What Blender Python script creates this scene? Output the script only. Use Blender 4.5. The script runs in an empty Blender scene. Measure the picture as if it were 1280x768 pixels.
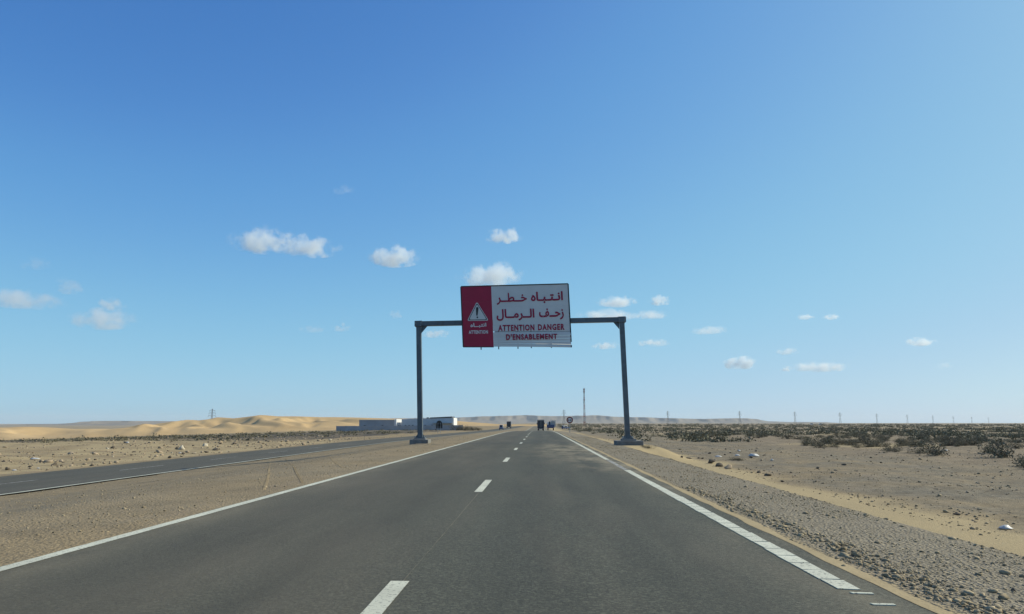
import bpy, math, random
import numpy as np
from mathutils import Vector, Matrix, Euler

R = math.radians
SC = bpy.context.scene
COL = SC.collection
random.seed(7)
RNG = np.random.default_rng(11)

# ------------------------------------------------------------------ camera
CAM_H, FPX, VPX, HZY = 1.27, 960.0, 673.5, 528.8
PITCH = math.atan((HZY - 384.0) / FPX)
YAW = math.atan((VPX - 640.0) / FPX * math.cos(PITCH))
cam_d = bpy.data.cameras.new('camera')
cam = bpy.data.objects.new('camera', cam_d); COL.objects.link(cam)
cam.location = (0, 0, CAM_H)
cam.rotation_euler = Euler((math.pi / 2 + PITCH, 0, YAW), 'XYZ')
cam_d.sensor_width = 36.0
cam_d.lens = FPX / 1280.0 * 36.0
cam_d.clip_start, cam_d.clip_end = 0.1, 120000.0
SC.camera = cam

# ------------------------------------------------------------------ sky and sun
SUN_EL, SUN_AZ = R(34), R(70)           # azimuth from the road's direction (+Y) towards the right (+X)
world = bpy.data.worlds.new('World'); SC.world = world
world.use_nodes = True
wn = world.node_tree.nodes; wl = world.node_tree.links
sky = wn.new('ShaderNodeTexSky'); sky.sky_type = 'NISHITA'; sky.sun_disc = False
sky.sun_elevation = SUN_EL; sky.sun_rotation = SUN_AZ
sky.altitude = 0; sky.air_density = 0.6; sky.dust_density = 0.7; sky.ozone_density = 3.0
# the phone camera's rendering of that sky: one colour curve for the whole of it
sc_in = wn.new('ShaderNodeVectorMath'); sc_in.operation = 'SCALE'; sc_in.inputs['Scale'].default_value = 0.075
crv = wn.new('ShaderNodeRGBCurve')
SKY_CURVES = (
    ((0, 0), (0.05, 0.066), (0.0725, 0.116), (0.155, 0.262), (0.30, 0.40), (0.5, 0.53), (1.0, 0.74)),
    ((0, 0), (0.095, 0.232), (0.135, 0.35), (0.265, 0.56), (0.45, 0.655), (0.65, 0.76), (1.0, 0.86)),
    ((0, 0), (0.20, 0.595), (0.265, 0.695), (0.44, 0.79), (0.6, 0.83), (1.0, 0.90)))
for ci, pts in enumerate(SKY_CURVES):
    cu = crv.mapping.curves[ci]
    while len(cu.points) < len(pts): cu.points.new(0.5, 0.5)
    for p, (px_, py_) in zip(cu.points, pts): p.location = (px_, py_)
crv.mapping.extend = 'HORIZONTAL'; crv.mapping.update()
sc_out = wn.new('ShaderNodeVectorMath'); sc_out.operation = 'SCALE'; sc_out.inputs['Scale'].default_value = 10.0
bg = wn['Background']; bg.inputs['Strength'].default_value = 0.1
wl.new(sky.outputs['Color'], sc_in.inputs[0]); wl.new(sc_in.outputs[0], crv.inputs['Color'])
wl.new(crv.outputs['Color'], sc_out.inputs[0]); wl.new(sc_out.outputs[0], bg.inputs['Color'])

sun_d = bpy.data.lights.new('sun', 'SUN'); sun_d.energy = 5.0; sun_d.angle = R(0.53); sun_d.color = (1.0, 0.95, 0.76)
sun = bpy.data.objects.new('sun', sun_d); COL.objects.link(sun)
SUN_DIR = Vector((math.sin(SUN_AZ) * math.cos(SUN_EL), math.cos(SUN_AZ) * math.cos(SUN_EL), math.sin(SUN_EL)))
sun.rotation_euler = SUN_DIR.to_track_quat('Z', 'Y').to_euler()

SC.view_settings.view_transform = 'Standard'
SC.view_settings.look = 'None'
SC.view_settings.exposure = 0.0
SC.view_settings.gamma = 1.0
SC.view_settings.use_curve_mapping = False
SC.render.engine = 'CYCLES'
SC.cycles.use_denoising = True
SC.cycles.max_bounces = 12
SC.cycles.volume_bounces = 10
SC.cycles.transparent_max_bounces = 16

# ------------------------------------------------------------------ helpers
CAM_M = Matrix.Translation(cam.location) @ cam.rotation_euler.to_matrix().to_4x4()

def ray(px, py):
    v = CAM_M.to_3x3() @ Vector(((px - 640.0) / FPX, (384.0 - py) / FPX, -1.0))
    return v

def at(px, py, y):
    """the point of the vertical plane at distance y along the road that a map reading of the photo gives"""
    v = ray(px, py); t = y / v.y
    return Vector((v.x * t, v.y * t, CAM_H + v.z * t))

def link(o, parent=None):
    COL.objects.link(o)
    if parent is not None:
        o.parent = parent
    return o

def tag(o, label=None, cat=None, group=None, kind=None):
    if label: o['label'] = label
    if cat: o['category'] = cat
    if group: o['group'] = group
    if kind: o['kind'] = kind
    return o

def empty(name, loc=(0, 0, 0), rz=0.0, parent=None):
    o = bpy.data.objects.new(name, None)
    o.location = loc; o.rotation_euler = (0, 0, rz); o.empty_display_size = 0.3
    return link(o, parent)

def mesh_np(name, V, F, smooth=False):
    """V (n,3), F (m,k) arrays of one face size"""
    V = np.asarray(V, dtype=np.float32); F = np.asarray(F, dtype=np.int32)
    me = bpy.data.meshes.new(name)
    me.vertices.add(len(V)); me.vertices.foreach_set('co', V.ravel())
    k = F.shape[1]
    me.loops.add(F.size); me.loops.foreach_set('vertex_index', F.ravel())
    me.polygons.add(len(F))
    me.polygons.foreach_set('loop_start', np.arange(0, F.size, k, dtype=np.int32))
    me.polygons.foreach_set('loop_total', np.full(len(F), k, dtype=np.int32))
    if smooth:
        me.polygons.foreach_set('use_smooth', np.ones(len(F), dtype=bool))
    me.update(calc_edges=True); me.validate()
    return me

def obj(name, me, mat, parent=None):
    o = bpy.data.objects.new(name, me)
    if mat is not None and not me.materials:
        me.materials.append(mat)
    return link(o, parent)

class MB:
    """collects boxes, tubes and polygons; build() links them as one mesh"""
    def __init__(s): s.v = []; s.f = []
    def poly(s, pts):
        n = len(s.v); s.v += [tuple(p) for p in pts]; s.f.append(tuple(range(n, n + len(pts)))); return s
    def box(s, x0, x1, y0, y1, z0, z1, M=None):
        n = len(s.v)
        P = [(x, y, z) for z in (z0, z1) for y in (y0, y1) for x in (x0, x1)]
        if M is not None: P = [tuple(M @ Vector(p)) for p in P]
        s.v += P
        for q in ((0, 2, 3, 1), (4, 5, 7, 6), (0, 1, 5, 4), (2, 6, 7, 3), (0, 4, 6, 2), (1, 3, 7, 5)):
            s.f.append(tuple(n + i for i in q))
        return s
    def bar(s, a, b, w, h=None, ref=(0, 0, 1)):
        """square bar from a to b"""
        a = Vector(a); b = Vector(b); h = h or w
        d = (b - a).normalized(); r = Vector(ref)
        if abs(d.dot(r)) > 0.95: r = Vector((1, 0, 0))
        x = d.cross(r).normalized(); z = x.cross(d)
        n = len(s.v)
        for c in (a, b):
            for (i, k) in ((-1, -1), (1, -1), (1, 1), (-1, 1)):
                s.v.append(tuple(c + x * (i * w / 2) + z * (k * h / 2)))
        s.f += [(n, n + 3, n + 2, n + 1), (n + 4, n + 5, n + 6, n + 7)]
        for i in range(4):
            j = (i + 1) % 4
            s.f.append((n + i, n + j, n + 4 + j, n + 4 + i))
        return s
    def tube(s, a, b, r0, r1=None, k=8):
        a = Vector(a); b = Vector(b); r1 = r0 if r1 is None else r1
        d = (b - a).normalized(); r = Vector((0, 0, 1)) if abs(d.z) < 0.9 else Vector((1, 0, 0))
        x = d.cross(r).normalized(); z = x.cross(d)
        n = len(s.v)
        for c, rr in ((a, r0), (b, r1)):
            for i in range(k):
                t = 2 * math.pi * i / k
                s.v.append(tuple(c + x * (rr * math.cos(t)) + z * (rr * math.sin(t))))
        s.f.append(tuple(n + i for i in range(k))); s.f.append(tuple(n + k + i for i in reversed(range(k))))
        for i in range(k):
            j = (i + 1) % k
            s.f.append((n + i, n + k + i, n + k + j, n + j))
        return s
    def prism(s, pts, d):
        """polygon pts (3-D, counter-clockwise seen from the front) pushed back by vector d"""
        n = len(s.v); k = len(pts); d = Vector(d)
        s.v += [tuple(p) for p in pts] + [tuple(Vector(p) + d) for p in pts]
        s.f.append(tuple(range(n, n + k))); s.f.append(tuple(reversed(range(n + k, n + 2 * k))))
        for i in range(k):
            j = (i + 1) % k
            s.f.append((n + i, n + k + i, n + k + j, n + j))
        return s
    def build(s, name, mat, parent=None, smooth=False, bevel=0.0):
        me = bpy.data.meshes.new(name); me.from_pydata(s.v, [], s.f)
        if smooth:
            for p in me.polygons: p.use_smooth = True
        me.update()
        o = obj(name, me, mat, parent)
        if bevel:
            m = o.modifiers.new('bevel', 'BEVEL'); m.width = bevel; m.segments = 2; m.limit_method = 'ANGLE'
        return o

def copy_tree(o, parent=None):
    c = o.copy(); COL.objects.link(c); c.parent = parent
    for ch in list(o.children):
        copy_tree(ch, c)
    return c

def icosphere(n):
    g = (1 + 5 ** 0.5) / 2
    V = [np.array(v) / math.sqrt(1 + g * g) for v in [(-1, g, 0), (1, g, 0), (-1, -g, 0), (1, -g, 0), (0, -1, g), (0, 1, g), (0, -1, -g), (0, 1, -g), (g, 0, -1), (g, 0, 1), (-g, 0, -1), (-g, 0, 1)]]
    F = [(0, 11, 5), (0, 5, 1), (0, 1, 7), (0, 7, 10), (0, 10, 11), (1, 5, 9), (5, 11, 4), (11, 10, 2), (10, 7, 6), (7, 1, 8), (3, 9, 4), (3, 4, 2), (3, 2, 6), (3, 6, 8), (3, 8, 9), (4, 9, 5), (2, 4, 11), (6, 2, 10), (8, 6, 7), (9, 8, 1)]
    for _ in range(n):
        cache = {}; G = []
        def mp(a, b):
            k = (min(a, b), max(a, b))
            if k not in cache:
                m = V[a] + V[b]; cache[k] = len(V); V.append(m / np.linalg.norm(m))
            return cache[k]
        for a, b, c in F:
            ab, bc, ca = mp(a, b), mp(b, c), mp(c, a); G += [(a, ab, ca), (b, bc, ab), (c, ca, bc), (ab, bc, ca)]
        F = G
    return np.array(V), np.array(F)

# value noise (numpy)
_perm = RNG.random((512, 512))
def vnoise(x, y):
    xi = np.floor(x).astype(np.int64); yi = np.floor(y).astype(np.int64)
    fx = x - xi; fy = y - yi
    fx = fx * fx * (3 - 2 * fx); fy = fy * fy * (3 - 2 * fy)
    a = _perm[xi & 511, yi & 511]; b = _perm[(xi + 1) & 511, yi & 511]
    c = _perm[xi & 511, (yi + 1) & 511]; d = _perm[(xi + 1) & 511, (yi + 1) & 511]
    return (a * (1 - fx) + b * fx) * (1 - fy) + (c * (1 - fx) + d * fx) * fy
def fbm(x, y, o=4):
    s = 0; a = 0.5; t = 0
    for i in range(o):
        s = s + a * vnoise(x + 17.3 * i, y + 9.1 * i); t += a; a *= 0.5; x = x * 2.03; y = y * 2.03
    return s / t
def sstep(a, b, x):
    t = np.clip((np.asarray(x, dtype=float) - a) / (b - a), 0, 1); return t * t * (3 - 2 * t)

# ------------------------------------------------------------------ materials
class NT:
    def __init__(s, name):
        s.m = bpy.data.materials.new(name); s.m.use_nodes = True
        s.t = s.m.node_tree; s.n = s.t.nodes; s.l = s.t.links
        s.b = s.n['Principled BSDF']; s.out = s.n['Material Output']
    def node(s, t, **kw):
        n = s.n.new(t)
        for k, v in kw.items(): setattr(n, k, v)
        return n
    def coords(s, kind='Object'):
        return s.node('ShaderNodeTexCoord').outputs[kind]
    def mapping(s, vec, scale):
        m = s.node('ShaderNodeMapping'); m.inputs['Scale'].default_value = scale; s.l.new(vec, m.inputs['Vector']); return m.outputs[0]
    def noise(s, vec, scale, detail=4, rough=0.55, out='Fac'):
        n = s.node('ShaderNodeTexNoise'); n.inputs['Scale'].default_value = scale
        n.inputs['Detail'].default_value = detail; n.inputs['Roughness'].default_value = rough
        s.l.new(vec, n.inputs['Vector']); return n.outputs[out]
    def voronoi(s, vec, scale, out='Distance', feature='F1'):
        n = s.node('ShaderNodeTexVoronoi'); n.feature = feature; n.inputs['Scale'].default_value = scale
        s.l.new(vec, n.inputs['Vector']); return n.outputs[out]
    def ramp(s, fac, stops):
        r = s.node('ShaderNodeValToRGB'); e = r.color_ramp.elements
        while len(e) < len(stops): e.new(0.5)
        for i, (p, c) in enumerate(stops):
            e[i].position = p; e[i].color = (c, c, c, 1) if not hasattr(c, '__len__') else (*c, 1)
        s.l.new(fac, r.inputs['Fac']); return r.outputs['Color']
    def mix(s, fac, a, b, mode='MIX'):
        m = s.node('ShaderNodeMix', data_type='RGBA', blend_type=mode)
        for sock, v in ((m.inputs[0], fac), (m.inputs[6], a), (m.inputs[7], b)):
            if hasattr(v, 'links') or hasattr(v, 'is_linked'): s.l.new(v, sock)
            elif hasattr(v, '__len__'): sock.default_value = (*v, 1)
            else: sock.default_value = v
        return m.outputs[2]
    def math(s, op, a, b=0.0, c=None, clamp=False):
        m = s.node('ShaderNodeMath', operation=op, use_clamp=clamp)
        for i, v in enumerate((a, b) if c is None else (a, b, c)):
            if hasattr(v, 'is_linked'): s.l.new(v, m.inputs[i])
            else: m.inputs[i].default_value = v
        return m.outputs[0]
    def attr(s, name):
        a = s.node('ShaderNodeAttribute'); a.attribute_name = name; return a.outputs['Fac']
    def bump(s, h, strength, dist):
        b = s.node('ShaderNodeBump'); b.inputs['Strength'].default_value = strength; b.inputs['Distance'].default_value = dist
        s.l.new(h, b.inputs['Height']); s.l.new(b.outputs[0], s.b.inputs['Normal']); return b
    def col(s, c):
        if hasattr(c, 'is_linked'): s.l.new(c, s.b.inputs['Base Color'])
        else: s.b.inputs['Base Color'].default_value = (*c, 1)
        return s
    def rough(s, r, spec=0.5, metal=0.0):
        if hasattr(r, 'is_linked'): s.l.new(r, s.b.inputs['Roughness'])
        else: s.b.inputs['Roughness'].default_value = r
        s.b.inputs['Specular IOR Level'].default_value = spec; s.b.inputs['Metallic'].default_value = metal
        return s

def worn(name, c, var=0.25, scale=3.0, rough=0.7, metal=0.0, dirt=None):
    """a painted or plain surface with uneven colour"""
    t = NT(name); co = t.coords('Object')
    n = t.ramp(t.noise(co, scale, 6), [(0.3, 0.0), (0.72, 1.0)])
    lo = tuple(v * (1 - var) for v in c); hi = tuple(min(0.9, v * (1 + var * 0.4)) for v in c)
    cc = t.mix(n, lo, hi)
    if dirt is not None:
        d = t.ramp(t.noise(co, scale * 2.7, 5), [(0.5, 0.0), (0.75, 0.7)])
        cc = t.mix(d, cc, dirt)
    t.col(cc); t.rough(rough, 0.4, metal)
    return t.m

SAND = (0.37, 0.27, 0.155)
M = {}

def make_ground_mat():
    t = NT('desert_ground'); co = t.coords('Object')
    big = t.ramp(t.noise(co, 0.05, 4), [(0.35, 0.0), (0.65, 1.0)])
    mid = t.ramp(t.noise(co, 0.6, 5), [(0.3, 0.0), (0.7, 1.0)])
    fine = t.ramp(t.noise(co, 9.0, 4, 0.7), [(0.3, 0.0), (0.72, 1.0)])
    soil = t.mix(mid, (0.245, 0.18, 0.098), (0.415, 0.306, 0.168))
    soil = t.mix(t.math('MULTIPLY', big, 0.35), soil, (0.37, 0.28, 0.15))
    grav = t.mix(fine, (0.20, 0.168, 0.115), (0.38, 0.32, 0.222))
    peb = t.voronoi(co, 22.0, 'Color')
    sep = t.node('ShaderNodeSeparateColor'); t.l.new(peb, sep.inputs[0])
    grav = t.mix(t.math('MULTIPLY', sep.outputs[0], 0.55), grav, (0.37, 0.32, 0.24))
    sand = t.mix(fine, (0.40, 0.305, 0.165), (0.49, 0.378, 0.208))
    scrub = t.mix(mid, (0.19, 0.148, 0.10), (0.33, 0.25, 0.158))
    dark = t.mix(mid, (0.055, 0.05, 0.043), (0.10, 0.086, 0.07))
    c = t.mix(t.attr('gravel'), soil, grav)
    st1 = t.ramp(t.noise(co, 0.28, 5, 0.65), [(0.40, 0.0), (0.60, 1.0)]); st2 = t.ramp(t.noise(co, 2.4, 5, 0.75), [(0.36, 0.0), (0.62, 1.0)])
    crust = t.mix(st2, (0.13, 0.112, 0.082), (0.27, 0.232, 0.168))
    c = t.mix(t.math('MULTIPLY', t.attr('stony'), t.math('ADD', t.math('MULTIPLY', st1, 0.6), 0.35)), c, crust)
    c = t.mix(t.attr('scrub'), c, scrub)
    c = t.mix(t.attr('dark'), c, dark)
    c = t.mix(t.attr('sand'), c, sand)
    grit = t.ramp(t.noise(co, 24.0, 3, 0.8), [(0.36, 1.0), (0.52, 0.0)])
    rough_g = t.math('SUBTRACT', 0.62, t.math('MULTIPLY', t.attr('sand'), 0.5))
    c = t.mix(t.math('MULTIPLY', fine, 0.35), c, t.mix(0.55, c, (0.05, 0.042, 0.033)))
    c = t.mix(t.math('MULTIPLY', grit, rough_g), c, (0.085, 0.068, 0.045))
    # dark pebbles and clods too small to model
    nosand = t.math('SUBTRACT', 1.0, t.attr('sand'), None, True)
    pv = t.ramp(t.voronoi(co, 7.0), [(0.10, 1.0), (0.2, 0.0)]); pn = t.ramp(t.noise(co, 0.7, 4), [(0.45, 0.0), (0.62, 0.75)])
    c = t.mix(t.math('MULTIPLY', t.math('MULTIPLY', pv, pn), nosand), c, (0.085, 0.068, 0.05))
    pl = t.ramp(t.noise(t.mapping(co, (1.0, 0.25, 1)), 0.8, 5, 0.65), [(0.55, 0.0), (0.72, 0.55)])
    c = t.mix(t.math('MULTIPLY', pl, nosand), c, (0.29, 0.228, 0.155))
    t.col(c); t.rough(0.95, 0.15)
    h1 = t.noise(co, 14.0, 5, 0.7); h2 = t.voronoi(co, 26.0)
    h = t.math('ADD', h1, t.math('MULTIPLY', h2, t.math('ADD', 0.25, t.attr('gravel'))))
    t.bump(h, 0.8, 0.04)
    return t.m
M['ground'] = make_ground_mat()

def make_asphalt(name, lo, hi, dust):
    t = NT(name); co = t.coords('Object')
    streak = t.ramp(t.noise(t.mapping(co, (1.1, 0.035, 1)), 1.0, 4), [(0.3, 0.0), (0.72, 1.0)])
    blot = t.ramp(t.noise(co, 0.35, 5), [(0.35, 0.0), (0.7, 1.0)])
    grain = t.voronoi(co, 40.0, 'Color'); sep = t.node('ShaderNodeSeparateColor'); t.l.new(grain, sep.inputs[0])
    fine = t.noise(co, 38.0, 4, 0.75)
    c = t.mix(t.math('ADD', t.math('MULTIPLY', streak, 0.55), t.math('MULTIPLY', blot, 0.4)), lo, hi)
    c = t.mix(t.math('MULTIPLY', t.math('POWER', sep.outputs[0], 2.0), 0.65), c, tuple(v * 1.9 for v in hi))
    c = t.mix(t.ramp(fine, [(0.34, 0.85), (0.5, 0.0)]), c, tuple(v * 0.4 for v in lo))
    sx = t.node('ShaderNodeSeparateXYZ'); t.l.new(co, sx.inputs[0])
    lane = t.math('PINGPONG', t.math('ADD', sx.outputs[0], 1.09 + 1.75 * 6), 1.75)      # 0 on the lane lines, 1.75 mid lane
    wp = t.ramp(t.math('ABSOLUTE', t.math('SUBTRACT', lane, 0.95)), [(0.15, 0.5), (0.55, 0.0)])
    c = t.mix(t.math('MULTIPLY', wp, streak), c, tuple(v * 0.85 for v in lo))
    drip = t.math('MULTIPLY', t.ramp(lane, [(0.6, 0.0), (1.0, 0.32)]), t.ramp(t.noise(t.mapping(co, (2.2, 0.2, 1)), 1.0, 5), [(0.42, 0.0), (0.62, 1.0)]))
    c = t.mix(drip, c, tuple(v * 0.62 for v in lo))
    left_tint = t.math('MULTIPLY', t.math('SUBTRACT', -0.5, sx.outputs[0]), 0.16, None, True)   # asphalt colour turns browner towards the left
    left_tint = t.math('MINIMUM', left_tint, 0.38)
    c = t.mix(left_tint, c, (0.112, 0.092, 0.058))
    # sealed and oily patches
    oil = t.ramp(t.noise(t.mapping(co, (0.8, 0.25, 1)), 0.8, 6, 0.6), [(0.60, 0.0), (0.75, 0.25)])
    c = t.mix(oil, c, tuple(v * 0.55 for v in lo))
    # wind-blown sand film
    film = t.ramp(t.noise(t.mapping(co, (0.55, 0.10, 1)), 1.0, 6, 0.62), [(0.48, 0.0), (0.80, dust)])
    c = t.mix(film, c, (0.185, 0.15, 0.10))
    sandp = t.attr('sand')
    patch = t.math('MULTIPLY', sandp, t.ramp(t.noise(t.mapping(co, (0.9, 0.28, 1)), 1.1, 6, 0.65), [(0.40, 0.0), (0.66, 0.9)]))
    c = t.mix(patch, c, (0.30, 0.245, 0.155))
    t.col(c); t.rough(0.82, 0.35)
    t.bump(t.math('ADD', sep.outputs[1], fine), 0.7, 0.008)
    return t.m
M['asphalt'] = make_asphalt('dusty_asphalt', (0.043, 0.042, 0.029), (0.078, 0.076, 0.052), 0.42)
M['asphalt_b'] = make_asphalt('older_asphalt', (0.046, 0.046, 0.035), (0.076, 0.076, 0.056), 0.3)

def make_paint():
    t = NT('road_paint'); co = t.coords('Object')
    n = t.noise(co, 28.0, 6, 0.7)
    w = t.ramp(n, [(0.36, 1.0), (0.45, 0.0)])
    sp = t.ramp(t.voronoi(co, 40.0), [(0.05, 0.8), (0.16, 0.0)])
    c = t.mix(t.ramp(t.noise(co, 1.2, 4), [(0.3, 0.0), (0.7, 1.0)]), (0.49, 0.475, 0.365), (0.63, 0.615, 0.475))
    c = t.mix(t.math('MAXIMUM', w, t.math('MULTIPLY', sp, 0.7)), c, (0.12, 0.115, 0.10))
    t.col(c); t.rough(0.7, 0.4); return t.m
M['paint'] = make_paint()
def make_paint_worn():
    t = NT('worn_road_paint'); co = t.coords('Object')
    w = t.ramp(t.noise(co, 3.0, 7, 0.75), [(0.40, 1.0), (0.58, 0.0)])
    t.col(t.mix(w, (0.40, 0.38, 0.32), (0.11, 0.10, 0.088))); t.rough(0.8); return t.m
M['paint_worn'] = make_paint_worn()
def make_sandmat(name, a, b, ripples=True):
    t = NT(name); co = t.coords('Object')
    n = t.ramp(t.noise(co, 0.02 if ripples else 2.0, 6), [(0.3, 0.0), (0.7, 1.0)])
    c = t.mix(n, a, b)
    f = t.ramp(t.noise(co, 0.3 if ripples else 14.0, 5, 0.7), [(0.3, 0.0), (0.8, 0.5)])
    c = t.mix(f, c, tuple(v * 0.8 for v in a))
    t.col(c); t.rough(0.95, 0.1)
    if not ripples: t.bump(t.noise(co, 25.0, 4), 0.4, 0.02)
    return t.m
M['dune'] = make_sandmat('dune_sand', (0.48, 0.322, 0.155), (0.58, 0.405, 0.205))
M['joint'] = worn('sanded_joint', (0.19, 0.17, 0.12), 0.4, 6.0, 0.9)
M['drift'] = make_sandmat('drift_sand', (0.37, 0.285, 0.16), (0.45, 0.35, 0.2), False)
def make_mesa():
    t = NT('mesa_rock'); co = t.coords('Object')
    n = t.ramp(t.noise(t.mapping(co, (1, 1, 6)), 0.004, 7, 0.65), [(0.3, 0.0), (0.7, 1.0)])
    band = t.ramp(t.noise(t.mapping(co, (0.15, 0.15, 8)), 0.01, 5), [(0.4, 0.0), (0.6, 1.0)])
    c = t.mix(n, (0.12, 0.10, 0.08), (0.26, 0.215, 0.165))
    c = t.mix(t.math('MULTIPLY', band, 0.4), c, (0.16, 0.13, 0.105))
    t.col(c); t.rough(0.95, 0.1); return t.m
M['mesa'] = make_mesa()
def make_stone(name, a, b):
    t = NT(name); oi = t.node('ShaderNodeObjectInfo')
    geo = t.node('ShaderNodeNewGeometry'); co = geo.outputs['Position']
    rnd = geo.outputs['Random Per Island']
    c = t.mix(rnd, a, b)
    c = t.mix(t.ramp(t.noise(co, 9.0, 4), [(0.35, 0.0), (0.7, 0.6)]), c, tuple(v * 1.25 for v in b))
    c = t.mix(t.math('MULTIPLY', oi.outputs['Random'], 0.3), c, tuple(v * 0.7 for v in a))
    t.col(c); t.rough(0.9, 0.2); t.bump(t.noise(co, 30.0, 4), 0.4, 0.02); return t.m
M['gravel'] = make_stone('gravel_stones', (0.165, 0.13, 0.078), (0.42, 0.335, 0.208))
M['rock_tan'] = make_stone('tan_rock', (0.25, 0.19, 0.125), (0.40, 0.31, 0.21))
M['rock_dark'] = make_stone('dark_rock', (0.075, 0.06, 0.043), (0.15, 0.12, 0.085))
M['rock_pale'] = make_stone('pale_limestone', (0.40, 0.34, 0.24), (0.52, 0.45, 0.33))
def make_leaf(name, a, b):
    t = NT(name); geo = t.node('ShaderNodeNewGeometry'); oi = t.node('ShaderNodeObjectInfo')
    c = t.mix(geo.outputs['Random Per Island'], a, b)
    c = t.mix(t.math('MULTIPLY', oi.outputs['Random'], 0.5), c, (0.19, 0.162, 0.105))
    t.col(c); t.rough(0.85, 0.15); return t.m
M['leaf'] = make_leaf('dry_shrub_leaves', (0.095, 0.09, 0.056), (0.215, 0.195, 0.125))
M['leaf_green'] = make_leaf('green_leaves', (0.022, 0.032, 0.018), (0.05, 0.062, 0.034))
M['twig'] = worn('twig_bark', (0.11, 0.088, 0.066), 0.4, 8.0, 0.9)
M['steel'] = worn('gantry_steel', (0.10, 0.122, 0.142), 0.25, 1.5, 0.4, 0.2, (0.07, 0.065, 0.055))
M['galv'] = worn('galvanised_steel', (0.34, 0.35, 0.35), 0.25, 2.0, 0.5, 0.5)
M['concrete'] = worn('weathered_concrete', (0.21, 0.205, 0.19), 0.35, 1.5, 0.9, 0.0, (0.13, 0.11, 0.085))
M['sign_white'] = worn('sign_white', (0.58, 0.575, 0.555), 0.08, 0.9, 0.6)
M['sign_mark'] = worn('sign_white_marks', (0.68, 0.68, 0.66), 0.08, 2.0, 0.6)
M['sign_red'] = worn('sign_red', (0.34, 0.006, 0.04), 0.15, 1.5, 0.5)
M['sign_text'] = worn('sign_lettering', (0.31, 0.006, 0.042), 0.15, 2.0, 0.5)
M['black'] = worn('black_paint', (0.018, 0.018, 0.02), 0.2, 2.0, 0.5)
M['wall'] = worn('painted_render', (0.36, 0.36, 0.37), 0.2, 0.4, 0.9, 0.0, (0.40, 0.36, 0.31))
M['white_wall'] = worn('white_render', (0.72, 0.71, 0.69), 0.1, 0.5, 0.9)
M['sheet'] = worn('grey_sheet_cladding', (0.50, 0.52, 0.53), 0.12, 0.6, 0.6, 0.0)
M['roof'] = worn('dark_roof_sheet', (0.06, 0.065, 0.07), 0.2, 0.6, 0.6)
M['glass'] = worn('window_glass', (0.03, 0.035, 0.04), 0.1, 1.0, 0.1)
M['tyre'] = worn('tyre_rubber', (0.02, 0.02, 0.02), 0.2, 4.0, 0.9)
M['truck_dark'] = worn('dark_truck_paint', (0.025, 0.03, 0.042), 0.25, 1.2, 0.5, 0.0, (0.06, 0.055, 0.045))
M['blue'] = worn('dusty_blue_paint', (0.035, 0.07, 0.17), 0.2, 1.2, 0.5)
M['white_paint'] = worn('white_vehicle_paint', (0.68, 0.68, 0.67), 0.1, 1.2, 0.4)
M['plastic'] = worn('white_plastic', (0.52, 0.50, 0.46), 0.15, 4.0, 0.5)
M['mast_red'] = worn('mast_red', (0.26, 0.10, 0.08), 0.15, 1.0, 0.6)
M['pylon'] = worn('pylon_steel', (0.16, 0.165, 0.17), 0.15, 1.0, 0.6, 0.2)
M['ring_red'] = worn('road_sign_red', (0.15, 0.012, 0.02), 0.15, 2.0, 0.5)
M['lamp_red'] = worn('tail_lamp', (0.25, 0.01, 0.01), 0.1, 2.0, 0.3)
M['tape'] = worn('crate_slats', (0.40, 0.38, 0.34), 0.25, 2.0, 0.8)

# ------------------------------------------------------------------ land form
RL, RR = -4.82, 2.66                     # asphalt edges of our carriageway
LINE_L, LINE_C, LINE_R = -4.72, -1.13, 2.38
GY = 52.0                                # distance of the gantry

def road_z(y):
    return -1.6 * sstep(90, 310, y)
def left_near(y):                        # near edge line of the other carriageway
    xs = np.array([0, 32, 84, 120, 160, 204, 270, 336, 600, 2500.])
    v = np.array([-20.7, -20.8, -21.5, -21.4, -19.9, -17.9, -15.3, -13.6, -12.0, -12.0])
    y = np.asarray(y, dtype=float)
    return (np.interp(y - 14, xs, v) + np.interp(y, xs, v) + np.interp(y + 14, xs, v)) / 3
LEFT_W = 7.0
def left_z(y):
    return -1.48 - 0.12 * sstep(100, 300, y)

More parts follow.
